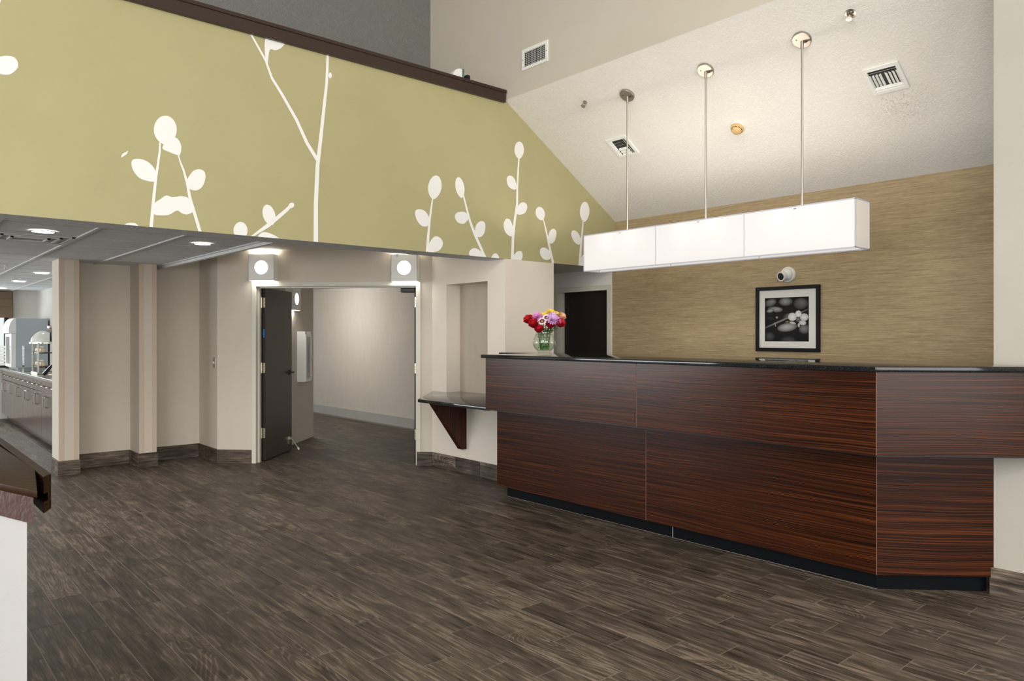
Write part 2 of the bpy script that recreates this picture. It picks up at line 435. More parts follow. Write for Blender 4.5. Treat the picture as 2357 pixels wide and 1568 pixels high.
ce = G().extr([(XG, y, z) for y, z in gz], (XG*-1+5, 0, 0)).build('ceiling', 'ceil'); struct(ce, 'sloping white textured ceiling above the desk')
DX0, DX1, DZ = -6.535, -5.726, 1.99     # office door opening
g = G(); g.box((XG-0.05, YB, 0), (5, YB+0.14, ZBK+0.02)); wb = g.build('wall_back', 'grass'); struct(wb, 'brown grasscloth papered wall behind the desk')
g = G(); g.box((-8.6, YB, 0), (DX0-0.06, YB+0.14, 2.40)); g.box((DX0-0.06, YB, DZ+0.06), (XG-0.05, YB+0.14, 2.40)); g.box((DX1+0.06, YB+0.001, 0), (XG-0.05, YB+0.14, DZ+0.06))
wo = g.build('wall_office', 'offwhite'); struct(wo, 'off-white wall around the dark office door')
g = G().box((-8.6, YP-0.5, ZG+0.005), (XG-0.28, YB, ZG+0.06)); po = g.build('ceiling_passage', 'soffit'); struct(po, 'rough textured low ceiling of the office passage')
wh = G().box((-14.5, 6.46, 0), (-8.6, 6.6, 2.6)).build('wall_hall_end', 'hallpaper'); struct(wh, 'pale linen wallpapered wall at the end of the hall')
# hall side walls
g = G(); g.prism([(-8.56, 3.24), (-8.47, 3.33), (-10.0, 4.87), (-14.5, 4.87), (-14.5, 4.75), (-10.05, 4.75)], 0, 2.5)
ws = g.build('wall_hall_side', 'beige'); struct(ws, 'taupe hall wall behind the open door')
g = G().prism([(-8.45, 3.25), (-6.9, 4.80), (-8.55, 6.46), (-14.5, 6.46), (-14.5, 4.87), (-10.0, 4.87)], 2.338, 2.42); hc = g.build('ceiling_hall', 'offwhite'); struct(hc, 'white hall ceiling')
# angled wall with the double door
A45 = PI/4
DO = Vector((-8.313, 3.347, 0)); DWD = 1.853
dw = empty('wall_door', DO, A45); struct(dw, 'beige angled wall around the double door')
g = G(); g.box((-0.463, 0, 0), (-0.04, 0.12, ZR)); g.box((DWD+0.04, 0, 0), (DWD+0.186, 0.12, ZR)); g.box((-0.04, 0, 2.05), (DWD+0.04, 0.12, ZR))
g.build('wall_surface', 'beige', dw, world=False)
# nook walls
g = G(); g.box((XN-0.1, 1.55, 0), (XN, 3.2, ZR)); wn = g.build('wall_nook', 'beige'); struct(wn, 'beige recessed wall between the two pilasters')
g = G(); g.box((XN-0.1, 3.03, 0), (-8.64, 3.16, ZR)); wm = g.build('wall_switch', 'beige'); struct(wm, 'taupe short wall with light switch')
def pilaster(y0, y1, label):
    o = G().box((XN, y0, 0), (-8.912, y1, ZC+0.02)).build('wall_pilaster', 'beige'); struct(o, label)
    for a, b, m in ((y0-0.002, y0+0.045, 'tan'), (y0+0.045, y1-0.045, 'cream'), (y1-0.045, y1+0.002, 'tan')):
        G().box((-8.914, a, 0.15), (-8.902 if m == 'tan' else -8.907, b, ZC)).build('corner_strip', m, o, world=False)
    return o
pilaster(1.492, 1.675, 'beige pilaster with tan corner strips beside the breakfast room')
pilaster(2.262, 2.440, 'beige pilaster with tan corner strips in the middle of the nook')
# breakfast room shell
wbk = G().box((-15.8, 2.30, 0), (XN-0.1, 2.42, 2.4)).build('wall_breakfast', 'grey_wall'); struct(wbk, 'pale grey wall behind the breakfast counter')
g = G(); WX = -15.72
g.box((WX-0.12, -5, 0), (WX, 2.4, 0.90)); g.box((WX-0.12, -5, 2.0), (WX, 2.4, 2.4)); g.box((WX-0.12, -5, 0.9), (WX, -0.6, 2.0)); g.box((WX-0.12, 1.86, 0.9), (WX, 2.4, 2.0))
wfe = g.build('wall_breakfast_end', 'grey_wall'); struct(wfe, 'pale grey end wall of the breakfast room with a window')
# enclosing walls out of view, with openings; wide rear one added for light
def holed(name, horiz, c, a0, a1, z1, holes, mat):
    g = G(); xs = sorted({a0, a1} | {h[0] for h in holes} | {h[1] for h in holes})
    for i in range(len(xs)-1):
        m = (xs[i]+xs[i+1])/2; hs = [h for h in holes if h[0] < m < h[1]]; z = 0
        for h in hs + [(0, 0, z1, z1)]:
            if h[2] > z:
                if horiz: g.box((xs[i], c-0.12, z), (xs[i+1], c, h[2]))
                else: g.box((c, xs[i], z), (c+0.12, xs[i+1], h[2]))
            z = h[3]
    return struct(g.build(name, mat), None)
holed('wall_rear', True, -5.0, -15.8, 5.1, TOP, [(-14.8, -8.2, 0.55, 2.15), (-2.5, 4.1, 0.4, 4.7)], 'taupe')
holed('wall_entrance', False, 5.0, -5.1, 6.6, TOP, [(-3.2, 3.0, 0.2, 4.4)], 'offwhite')
for nm, pts in (('window_1', [(x, -5.06, z) for x in (-2.5, -0.85, 0.8, 2.45, 4.1) for z in (0.4,)]), ('window_2', [(5.06, y, 0.2) for y in (-3.2, -1.15, 0.95, 3.0)])):
    g = G()
    for p in pts: g.box((p[0]-0.03, p[1]-0.03, p[2]), (p[0]+0.03, p[1]+0.03, 4.5))
    struct(g.build(nm, 'trim'))
g = G().box((-7.05, -5.1, TOP), (5.1, YW+0.14, TOP+0.1)); struct(g.build('ceiling_high', 'ceil'), 'high ceiling')
# loft behind the beam
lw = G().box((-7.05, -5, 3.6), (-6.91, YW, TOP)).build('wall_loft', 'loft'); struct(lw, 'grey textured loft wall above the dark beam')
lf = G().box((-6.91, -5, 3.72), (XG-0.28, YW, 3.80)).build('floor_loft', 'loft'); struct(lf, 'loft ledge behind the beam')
# dark beam on the green wall
bt = empty('trim_1', (XG, 0, 3.77)); struct(bt, 'dark brown wood beam capping the green wall')
G().cbox((XG, -4.9, 3.776), (XG+0.036, 4.765, 3.872), 0.004).build('fascia_board', 'beam', bt)
G().cbox((XG-0.26, -4.9, 3.868), (XG+0.046, 4.77, 3.898), 0.005).build('cap_board', 'beam', bt)
# raised ceiling and suspended ceiling
struct(G().box((XN-0.1, 2.56, ZR), (XG-0.28, YW+0.01, ZR+0.08)).build('ceiling_entry', 'offwhite'), 'white raised ceiling in front of the double door')
sc = G().box((-15.8, -5, ZC+0.035), (XG-0.28, 2.56, ZC+0.12)).build('ceiling_suspended', 'tbar_dark'); struct(sc, 'grey suspended ceiling of square mineral tiles')
T = 0.61; cols = [2.51 - T*i for i in range(6)]; rows = [-6.27 - T*i for i in range(-1, 16)]
tg = G().box((0.009, 0.016, 0.0), (T-0.009, T-0.016, 0.03)); tp = None
for yc in cols[1:]:
    for xr in rows:
        x0 = xr - T
        if x0 < -15.75: continue
        if tp is None: tp = tg.build('ceiling_tile', 'tile_ceil', sc, world=False); o = tp
        else: o = tp.copy(); COL.objects.link(o); o.parent = sc
        o.location = (x0, yc, ZC + 0.006)
for yc in cols: G().box((-15.75, yc-0.013, ZC-0.004), (XG-0.28, yc+0.013, ZC+0.03)).build('ceiling_grid_runner', 'tbar', sc, world=False)
for xr in rows + [rows[-1]-T]:
    if xr > -15.75: G().box((xr-0.006, cols[-1], ZC+0.003), (xr+0.006, cols[0], ZC+0.03)).build('ceiling_grid_crossbar', 'tbar', sc, world=False)
G().box((-9.4, 2.523, ZC-0.03), (XG-0.28, 2.565, ZC+0.12)).build('ceiling_edge_trim', 'tbar', sc, world=False)
struct(G().box((-15.8, -5, ZC), (XG-0.28, cols[-1]-0.013, ZC+0.03)).build('ceiling_breakfast', 'tile_ceil'))

# ------------------------------------------------------------------ baseboards of plank tiles
BH = 0.155
def base_run(name, p0, p1, splits, label, mat='base_tile', h=BH, first=0.0):
    """tiles against a wall from p0 to p1, standing to the left of the walking direction"""
    p0 = Vector(p0 + (0,)); p1 = Vector(p1 + (0,)); L = (p1-p0).length; ang = math.atan2(p1.y-p0.y, p1.x-p0.x)
    r = empty(name, p0, ang); struct(r, label)
    G().box((0.002, 0.001, 0), (L-0.002, 0.008, h-0.006)).build('grout_backing', 'grout', r, world=False)
    cuts = [0] + [s for s in splits if 0.02 < s < L-0.02] + [L]
    for a, b in zip(cuts, cuts[1:]):
        G().cbox((a+0.0015, 0, 0), (b-0.0015, 0.013, h), 0.0015).build('baseboard_tile', mat, r, world=False)
    return r
base_run('baseboard_right', (-0.2, YW), (-1.385, YW), [0.35, 0.97], 'wood-look tile baseboard under the right wall')
base_run('baseboard_desk', (-5.3, YW), (-6.86, YW), [0.33, 0.70, 1.12], 'wood-look tile baseboard under the desk shelf')
base_run('baseboard_door', (DO.x-0.045*0.707, DO.y-0.045*0.707), (-8.64, 3.02), [], 'wood-look tile baseboard left of the door frame')
base_run('baseboard_switch', (-8.64, 3.03), (XN, 3.03), [0.42], 'wood-look tile baseboard below the light switch')
base_run('baseboard_nook', (XN, 3.03), (XN, 2.44), [], 'wood-look tile baseboard right of the middle pilaster')
base_run('baseboard_pilaster', (-8.90, 2.452), (-8.90, 2.250), [], 'wood-look tile on the front of the middle pilaster')
base_run('baseboard_pilaster', (-8.90, 2.262), (XN, 2.262), [0.31], 'wood-look tile on the side of the middle pilaster')
base_run('baseboard_nook', (XN, 2.262), (XN, 1.675), [], 'wood-look tile baseboard between the pilasters')
base_run('baseboard_pilaster', (-8.90, 1.688), (-8.90, 1.479), [], 'wood-look tile on the front of the outer pilaster')
base_run('baseboard_pilaster', (-8.90, 1.492), (XN+0.02, 1.492), [0.17], 'wood-look tile on the side of the outer pilaster')
base_run('baseboard_hall', (-8.6, 6.46), (-14.4, 6.46), [0.57+0.61*i for i in range(10)], 'pale tile baseboard at the hall end', 'base_grey')
base_run('baseboard_hall_side', (-8.55, 3.41), (-10.0, 4.87), [1.1, 1.72], 'dark tile baseboard along the hall')
base_run('baseboard_corner', (-6.865, YW-0.005), (-6.99, YW-0.13), [], 'wood-look tile baseboard beside the door frame')

# ------------------------------------------------------------------ plant mural on the green wall
def c1(x, y): return (x/2.5286, y/2.5286)
def c6(x, y): return (900 + x/2.45, y/2.45)
def blob(pts, cv, n=5):
    """closed smooth outline through the points"""
    P = [Vector(cv(*p)) for p in pts]; out = []; m = len(P)
    for i in range(m):
        a, b, c, d = P[i-1], P[i], P[(i+1) % m], P[(i+2) % m]
        for k in range(n):
            t = k/n; out.append(0.5*((2*b) + (c-a)*t + (2*a-5*b+4*c-d)*t*t + (-a+3*b-3*c+d)*t**3))
    return out
def leaf(cv, cx, cy, rx, ry, ang=0.0, tip=0.25):
    out = []
    for i in range(28):
        t = 2*PI*i/28; x = rx*math.cos(t); y = ry*math.sin(t); x *= 1 - tip*max(0, y/ry)**2
        a = math.radians(ang); out.append(Vector(cv(cx + x*math.cos(a) - y*math.sin(a), cy + x*math.sin(a) + y*math.cos(a))))
    return out
def stem(cv, pts, w0, w1):
    P = [Vector(cv(*p)) for p in pts]; n = len(P); L, R = [], []
    for i, p in enumerate(P):
        t = (P[min(i+1, n-1)] - P[max(i-1, 0)]).normalized(); w = (w0 + (w1-w0)*i/(n-1))/2/2.5
        L.append(p + Vector((-t.y, t.x))*w); R.append(p - Vector((-t.y, t.x))*w)
    return L + R[::-1]
def mural(shapes):
    g = G()
    for k, sh in enumerate(shapes):
        vs = [on_x(p.x, p.y, XG + 0.0012 + 0.0001*k) for p in sh]
        for v in vs: v.z = max(v.z, ZG)
        if any(v.z > ZG+0.001 for v in vs): g.add(vs, [tuple(range(len(vs)))])
    g.build('mural_plant', 'mural', wl, world=False, recalc=False)
c0 = lambda x, y: (x, y)
mural([blob([(-95, 385), (-60, 350), (0, 330), (40, 325), (85, 335), (106, 372), (95, 405), (60, 432), (30, 435), (0, 430), (-60, 412)], c1)])
mural([blob([(-45, -40), (-20, -90), (10, -80), (14, -40), (6, 0), (-6, 30), (-30, 40), (-48, 10)], c1)])
mural([leaf(c1, 962, 757, 67, 84, 0, 0.15), blob([(945, 860), (985, 800), (1030, 805), (1055, 850), (1048, 900), (1030, 902), (985, 885)], c1),
       stem(c1, [(930, 830), (930, 880), (918, 965), (906, 1045), (892, 1180), (880, 1326)], 10, 20), stem(c1, [(1034, 890), (1050, 945), (1068, 990), (1088, 1060), (1105, 1150), (1164, 1352)], 6, 20),
       blob([(905, 995), (865, 945), (810, 925), (768, 935), (772, 985), (810, 1035), (865, 1055), (905, 1052)], c1),
       blob([(1086, 1058), (1120, 1000), (1160, 985), (1192, 1003), (1194, 1045), (1175, 1090), (1140, 1109), (1102, 1098)], c1),
       blob([(898, 1188), (935, 1158), (968, 1138), (1005, 1148), (1060, 1142), (1102, 1160), (1125, 1225), (1092, 1248), (1060, 1243), (1031, 1226), (985, 1250), (940, 1254), (896, 1245)], c1)])
mural([blob([(746, 879), (733, 885), (712, 897), (705, 917), (722, 908), (738, 896)], c1)])
mural([blob([(715, 1320), (735, 1302), (765, 1297), (790, 1302), (808, 1322), (765, 1340)], c1)])
mural([stem(c0, [(574, 72), (611, 138), (626, 180), (649, 217), (682, 275), (707, 330), (733, 372)], 10, 20), stem(c0, [(755, 112), (752, 190), (745, 255), (738, 320), (731, 380), (727, 470), (727, 562)], 14, 26),
       blob([(613, 84), (655, 92), (650, 108), (634, 116), (621, 115), (616, 148), (611, 139)], c0), blob([(733, 112), (757, 116), (755, 127), (744, 124)], c0), leaf(c0, 760, 174, 4, 7)])
mural([leaf(c1, 1400, 1342, 41, 50, 0, 0), leaf(c1, 1566, 1252, 36, 62, -16, 0.2), stem(c1, [(1470, 1392), (1560, 1312), (1610, 1272), (1665, 1225), (1690, 1200)], 26, 18), leaf(c1, 1696, 1196, 18, 15, -40, 0), blob([(1500, 1385), (1530, 1352), (1580, 1362), (1625, 1392), (1560, 1410)], c1)])
mural([leaf(c6, 247, 1057, 38, 68, 8), stem(c6, [(236, 1110), (228, 1165), (218, 1240), (210, 1330), (204, 1425)], 7, 17), blob([(216, 1230), (190, 1190), (155, 1180), (136, 1195), (145, 1240), (175, 1275), (210, 1272)], c6), blob([(213, 1378), (243, 1336), (275, 1340), (293, 1370), (280, 1405), (245, 1422), (205, 1418)], c6)])
mural([leaf(c6, 389, 1058, 25, 60, -10), stem(c6, [(408, 1100), (425, 1170), (446, 1250), (474, 1325), (530, 1460)], 8, 17), blob([(440, 1215), (410, 1195), (372, 1200), (360, 1225), (378, 1255), (410, 1262), (438, 1235)], c6), blob([(473, 1310), (480, 1270), (505, 1248), (530, 1258), (528, 1310), (505, 1337), (478, 1332)], c6), blob([(440, 1425), (465, 1400), (500, 1412), (532, 1455), (460, 1460)], c6)])
mural([blob([(566, 1455), (580, 1432), (598, 1432), (610, 1456), (590, 1470)], c6)])
mural([leaf(c6, 723, 847, 27, 49, 0), stem(c6, [(722, 885), (717, 960), (712, 1060), (711, 1150), (697, 1250), (688, 1340), (684, 1475)], 8, 16), blob([(708, 1045), (695, 1005), (668, 990), (652, 1010), (662, 1050), (690, 1070), (708, 1064)], c6), blob([(712, 1170), (735, 1143), (762, 1148), (768, 1175), (750, 1205), (712, 1208)], c6), blob([(692, 1300), (675, 1245), (650, 1234), (635, 1265), (645, 1310), (672, 1333), (690, 1328)], c6), blob([(682, 1455), (708, 1422), (735, 1418), (742, 1445), (728, 1475), (682, 1478)], c6)])
mural([leaf(c6, 842, 1205, 26, 39, -14), stem(c6, [(858, 1232), (872, 1290), (884, 1345), (895, 1400), (914, 1492)], 5, 15), blob([(884, 1350), (895, 1305), (918, 1290), (933, 1310), (925, 1355), (905, 1374), (886, 1366)], c6), blob([(896, 1420), (870, 1398), (845, 1402), (840, 1430), (858, 1460), (885, 1466), (902, 1450)], c6)])
mural([leaf(c6, 1092, 1195, 27, 57, 2), stem(c6, [(1084, 1245), (1078, 1310), (1070, 1400), (1064, 1500)], 6, 15), blob([(1070, 1345), (1050, 1308), (1025, 1300), (1016, 1322), (1030, 1360), (1055, 1380), (1070, 1372)], c6), blob([(1066, 1480), (1080, 1440), (1105, 1438), (1105, 1490), (1070, 1498)], c6)])

# ------------------------------------------------------------------ doors
def frame_box(g, x0, x1, z1, w=0.05, y0=-0.015, y1=0.135):
    g.cbox((x0-w, y0, 0), (x0, y1, z1+w), 0.003); g.cbox((x1, y0, 0), (x1+w, y1, z1+w), 0.003); g.cbox((x0-0.001, y0, z1), (x1+0.001, y1, z1+w), 0.003)
d1 = empty('door_1', DO, A45); struct(d1, 'open dark double door in a cream metal frame')
g = G(); frame_box(g, 0, DWD, 2.025); g.box((0, 0.05, 0), (0.016, 0.10, 2.025)); g.box((DWD-0.016, 0.05, 0), (DWD, 0.10, 2.025)); g.box((0, 0.05, 2.009), (DWD, 0.10, 2.025))
g.build('door_frame', 'trim', d1, world=False)
lf1 = G().box((0.006, 0.14, 0.012), (0.05, 0.97, 2.018)); lf1.mi = [0]*len(lf1.mi); lf1.mi[2] = 1
leafL = lf1.build('door_leaf', ['door', 'door_edge'], d1, world=False, recalc=False)
lf2 = G().box((DWD-0.05, 0.14, 0.012), (DWD-0.006, 1.055, 2.018)); lf2.mi[2] = 1
leafR = lf2.build('door_leaf', ['door', 'door_edge'], d1, world=False, recalc=False)
for leafo, xo, sgn in ((leafL, 0.0, 1), (leafR, DWD, -1)):
    for z in (0.27, 1.03, 1.79):
        g = G(); a, b = sorted((xo + sgn*0.008, xo + sgn*0.046)); g.box((a, 0.136, z), (b, 0.141, z+0.115))
        g.tube([(xo + sgn*0.002, 0.137, z-0.004), (xo + sgn*0.002, 0.137, z+0.119)], 0.007, 8)
        hg = g.build('hinge', 'brass', leafo, world=False)
        g = G()
        for zz in (0.018, 0.044, 0.071, 0.097): g.lathe([(0, 0.0008), (0.004, 0.0008), (0.004, 0)], 8, axis=(0, -1, 0), org=(xo + sgn*(0.022 if zz in (0.018, 0.097) else 0.036), 0.136, z+zz))
        g.build('screw', 'black', hg, world=False)
G().lathe([(0, 0.001), (0.014, 0.001), (0.014, 0)], 16, axis=(0, -1, 0), org=(0.030, 0.1395, 1.49)).box((0.022, 0.1385, 1.44), (0.040, 0.1398, 1.54)).build('sticker', 'blue', leafL, world=False)
g = G(); g.lathe([(0.0, 0.012), (0.032, 0.010), (0.034, 0)], 20, axis=(1, 0, 0), org=(0.05, 0.90, 1.0)); g.tube([(0.055, 0.90, 1.0), (0.105, 0.90, 1.0)], 0.011, 10); g.tube([(0.10, 0.915, 1.0), (0.105, 0.865, 1.0), (0.10, 0.785, 0.998)], [0.011, 0.010, 0.007], 10)
g.build('lever_handle', 'black', leafL, world=False)
g = G(); g.box((0.05, 0.845, 0.10), (0.056, 0.905, 0.19)); g.box((0.056, 0.86, 0.155), (0.085, 0.89, 0.185)); g.tube([(0.075, 0.875, 0.17), (0.12, 0.89, 0.10), (0.155, 0.90, 0.045)], 0.008, 8)
ks = g.build('kickdown_holder', 'brass', leafL, world=False)
G().tube([(0.155, 0.90, 0.05), (0.168, 0.905, 0.022)], 0.012, 8).build('rubber_tip', 'white_p', ks, world=False)
G().cbox((DWD-0.215, 0.15, 1.962), (DWD-0.05, 0.30, 2.012), 0.006).build('door_closer', 'black', leafR, world=False)
# office door
d2 = empty('door_2', (DX0, YB, 0)); struct(d2, 'closed dark office door in a pale frame')
g = G(); frame_box(g, 0, DX1-DX0, DZ, 0.06, -0.02, 0.12); g.box((0, 0.06, 0), (0.02, 0.11, DZ)); g.build('door_frame', 'trim', d2, world=False)
G().box((0.02, 0.085, 0.01), (DX1-DX0, 0.125, DZ)).build('door_leaf', 'door_edge', d2, world=False)

# ------------------------------------------------------------------ square wall lamps
def sconce(loc, rot, label, group, light=True):
    r = empty('wall_sconce', loc, rot); tag(r, label, 'wall lamp', group)
    s = 0.15; d = 0.105
    g = G()
    # front plate with a round hole
    n = 40; ring = [(0.079*math.cos(2*PI*i/n), 0.079*math.sin(2*PI*i/n)) for i in range(n)]
    outer = []
    for x, z in ring:
        k = s/max(abs(x), abs(z)); outer.append((x*k, z*k))
    for yy, flip in ((-d, 0), (-d+0.006, 1)):
        k0 = len(g.v); g.v += [(x, yy, z) for x, z in ring] + [(x, yy, z) for x, z in outer]
        for i in range(n): j = (i+1) % n; g.f.append((k0+i, k0+j, k0+n+j, k0+n+i)); g.mi.append(0)
    k0 = len(g.v); g.v += [(x, -d, z) for x, z in ring] + [(x, -d+0.006, z) for x, z in ring]
    for i in range(n): j = (i+1) % n; g.f.append((k0+i, k0+j, k0+n+j, k0+n+i)); g.mi.append(0)
    g.box((-s, -d, -s), (-s+0.006, 0, s)); g.box((s-0.006, -d, -s), (s, 0, s))
    g.build('housing', 'white_m', r, world=False)
    G().lathe([(0, 0.0), (0.085, 0.0), (0.085, -0.004), (0, -0.004)], 32, axis=(0, 1, 0), org=(0, -d+0.012, 0)).build('round_diffuser', 'lamp_round', r, world=False)
    G().box((-0.079, -d-0.0005, -0.0016), (0.079, -d+0.005, 0.0016)).box((-0.0016, -d-0.0005, -0.079), (0.0016, -d+0.005, 0.079)).build('cross_bar', 'white_m', r, world=False)
    for z in (-0.145, 0.141): G().box((-s+0.008, -d+0.008, z), (s-0.008, -0.004, z+0.004)).build('end_diffuser', 'lamp', r, world=False)
    return r
def dloc(x, y, z): return dw.matrix_basis @ Vector((x, y, z))
sconce(dloc(0.10, 0.0, 2.235), A45, 'square white wall lamp with round lit window above the open door leaf', 'square wall lamps')
sconce(dloc(1.735, 0.0, 2.220), A45, 'square white wall lamp with round lit window above the door frame, beside the niche', 'square wall lamps')
HS = Vector((-8.40, 3.26, 0)); hdir = Vector((-1, 1, 0)).normalized()
def hside(t, z): p = HS + hdir*t; p.z = z; return p
sconce(hside(1.34, 1.95), PI*0.75, 'square white wall lamp inside the hall above the white cabinet', 'square wall lamps')
# white wall cabinet in the hall
ec = empty('extinguisher_cabinet', hside(1.74, 0.83), PI*0.75); tag(ec, 'white metal wall cabinet with a narrow glazed door in the hall', 'cabinet')
G().cbox((-0.12, -0.115, 0), (0.12, 0.0, 0.69), 0.003).build('cabinet_body', 'white_m', ec, world=False)
g = G(); g.box((-0.118, -0.128, 0.01), (-0.082, -0.115, 0.65)); g.box((0.082, -0.128, 0.01), (0.118, -0.115, 0.65)); g.box((-0.082, -0.128, 0.01), (0.082, -0.115, 0.045)); g.box((-0.082, -0.128, 0.615), (0.082, -0.115, 0.65))
dr = g.build('cabinet_door', 'white_m', ec, world=False)
G().box((-0.082, -0.121, 0.045), (0.082, -0.118, 0.615)).build('door_panel', plain('grey_panel_glass', '#a9aaa8', 0.2), dr, world=False)
g = G()
for i in range(17):
    z = 0.14 + i*0.022; g.box((-0.012, -0.1222, z), (0.006 + 0.006*(i % 3 == 0), -0.1212, z+0.013))
g.build('panel_marking', 'black', dr, world=False)
G().tube([(0.06, -0.128, 0.30), (0.06, -0.145, 0.30), (0.06, -0.145, 0.36), (0.06, -0.128, 0.36)], 0.005, 6).build('pull', 'steel', dr, world=False)
# light switch
sw = empty('light_switch', (-8.755, 3.03, 1.15)); tag(sw, 'steel light switch plate with toggle on the taupe wall', 'switch')
G().cbox((-0.038, -0.007, -0.06), (0.038, 0, 0.06), 0.003).build('plate', 'steel', sw, world=False)
G().box((-0.006, -0.02, -0.010), (0.006, -0.006, 0.010)).build('toggle', 'white_p', sw, world=False)
for z in (-0.035, 0.035): G().lathe([(0, 0.0085), (0.004, 0.008), (0.004, 0.0065)], 8, axis=(0, -1, 0), org=(0, 0, z)).build('screw', 'steel', sw, world=False)

# ------------------------------------------------------------------ reception desk
YU, YL, YK = 4.03, 4.33, 4.39
def kx(y): return -1.843 + 0.4142*(4.39-y)       # outer corner on the bisector
ZP0, ZP1, ZL0 = 0.826, 1.268, 0.098
dk = empty('reception_desk', (-3.4, 4.39, 0)); tag(dk, 'long zebra-wood reception desk with black granite top and angled end', 'reception desk')
def panel(name, p0, p1, z0, z1, th, mat):
    """upright board between two plan points, face on the right of the walk"""
    p0, p1 = Vector(p0 + (0,)), Vector(p1 + (0,)); L = (p1-p0).length; a = math.atan2(p1.y-p0.y, p1.x-p0.x)
    o = G().cbox((0, 0, z0), (L, th, z1), 0.0008).build(name, mat, None)
    o.parent = dk; o.location = p0 - Vector(dk.location); o.rotation_euler = (0, 0, a); return o
s2 = math.sqrt(0.5); gp = 0.0022
XUL, XUS, XUC = -4.985, -3.318, kx(YU)
panel('upper_panel', (XUL, YU), (XUS-gp, YU), ZP0, ZP1, 0.02, 'zebra'); panel('upper_panel', (XUS+gp, YU), (XUC-0.0006, YU), ZP0, ZP1, 0.02, 'zebra')
UE = (XUC + (YW-YU) - 0.002, YW-0.002)
panel('upper_panel', (XUC+0.0006, YU+0.0006), UE, ZP0, ZP1, 0.02, 'zebra')
XLL, XLS, XLC = -5.19, -3.476, kx(YL)
panel('lower_panel', (XLL, YL), (XLS-gp, YL), ZL0, ZP0-0.03, 0.02, 'zebra'); panel('lower_panel', (XLS+gp, YL), (XLC-0.0006, YL), ZL0, ZP0-0.03, 0.02, 'zebra')
LE = (XLC + (4.782-YL), 4.782)
panel('lower_panel', (XLC+0.0006, YL+0.0006), LE, ZL0, ZP0-0.03, 0.02, 'zebra')
XKC = kx(YK)
panel('toe_kick', (-5.117, YK), (-3.279-0.003, YK), 0, ZL0+0.01, 0.012, 'kick'); panel('toe_kick', (-3.279+0.003, YK), (XKC, YK), 0, ZL0+0.01, 0.012, 'kick'); panel('toe_kick', (XKC, YK), (XKC+0.43, YK+0.43), 0, ZL0+0.01, 0.012, 'kick')
panel('toe_kick_joint', (-3.281, YK+0.001), (-3.277, YK+0.001), 0, ZL0, 0.01, 'trim')
panel('floor_bead', (-5.117, YK-0.004), (XKC+0.004, YK-0.004), 0, 0.002, 0.004, 'grout')
# carcass behind the panels
g = G(); g.prism([(XUL+0.01, YU+0.02), (XUC-0.012, YU+0.02), (UE[0]-0.03, UE[1]-0.002), (-1.39, YW-0.002), (-1.39, 5.05), (-5.55, 5.05), (-5.55, 4.62), (XUL+0.01, 4.62)], ZP0+0.002, ZP1)
g.build('desk_carcass', 'black', dk)
g = G(); g.prism([(XLL+0.01, YL+0.02), (XLC-0.012, YL+0.02), (LE[0]-0.04, LE[1]-0.01), (-1.42, 5.0), (-5.1, 5.0), (XLL+0.01, 4.7)], ZL0+0.001, ZP0-0.028)
g.build('desk_carcass', 'black', dk)
for sx_, sy_, z0_, z1_ in ((XUS, YU, ZP0, ZP1), (XLS, YL, ZL0, ZP0-0.03)): panel('panel_seam', (sx_-0.0019, sy_+0.0012), (sx_+0.0019, sy_+0.0012), z0_, z1_, 0.01, 'seam')
panel('shadow_reveal', (XUL, YU+0.006), (XUC-0.004, YU+0.006), ZP0-0.007, ZP0+0.001, 0.012, 'black'); panel('shadow_reveal', (XUC, YU+0.008), (UE[0]-0.004, UE[1]-0.004), ZP0-0.007, ZP0+0.001, 0.012, 'black')  # black strips standing in for the shadow line under the overhang
for cx_, cy_, z0_, z1_ in ((XUC, YU, ZP0, ZP1), (XLC, YL, ZL0, ZP0-0.03)): G().tube([(cx_, cy_+0.0012, z0_), (cx_, cy_+0.0012, z1_)], 0.0016, 8).build('corner_edging', 'seam', dk)
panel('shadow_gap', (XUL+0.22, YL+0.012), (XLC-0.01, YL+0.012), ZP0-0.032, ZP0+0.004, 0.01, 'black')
# granite top
GY = YU-0.022; GC = kx(GY)
top = G().prism([(-5.03, GY), (GC, GY), (GC + (YW-GY) - 0.003, YW-0.003), (-1.39, YW-0.003), (-1.39, 5.06), (-5.56, 5.06), (-5.56, 4.66), (-5.03, 4.66)], ZP1, 1.299)
bmt = bmesh.new(); me_ = bpy.data.meshes.new('t'); me_.from_pydata(top.v, [], top.f); bmt.from_mesh(me_)
bmesh.ops.recalc_face_normals(bmt, faces=bmt.faces); bmesh.ops.bevel(bmt, geom=[e for e in bmt.edges], offset=0.006, segments=3, affect='EDGES', profile=0.5)
G().bm(bmt).build('granite_top', 'granite', dk, smooth=True)
# lower shelf and bracket
sh = empty('writing_shelf', (-6.2, YW, 0.81)); tag(sh, 'black granite writing shelf on a wood bracket left of the desk', 'shelf')
top = G().prism([(-6.05, 4.04), (-4.96, 4.04), (-4.96, YW-0.002), (NX1-0.001, YW-0.002), (NX1-0.001, NY-0.001), (NX0+0.001, NY-0.001), (NX0+0.001, YW-0.002), (-6.862, YW-0.002)], 0.812, 0.842)
bmt = bmesh.new(); me_ = bpy.data.meshes.new('t'); me_.from_pydata(top.v, [], top.f); bmt.from_mesh(me_)
bmesh.ops.recalc_face_normals(bmt, faces=bmt.faces); bmesh.ops.bevel(bmt, geom=list(bmt.edges), offset=0.003, segments=2, affect='EDGES', profile=0.5)
G().bm(bmt).build('shelf_top', 'granite', sh, smooth=True)
n = M['zebra'].copy(); n.name = 'zebra_wood_upright'   # same laminate, grain running up
tc = [x for x in n.node_tree.nodes if x.type == 'TEX_COORD'][0]
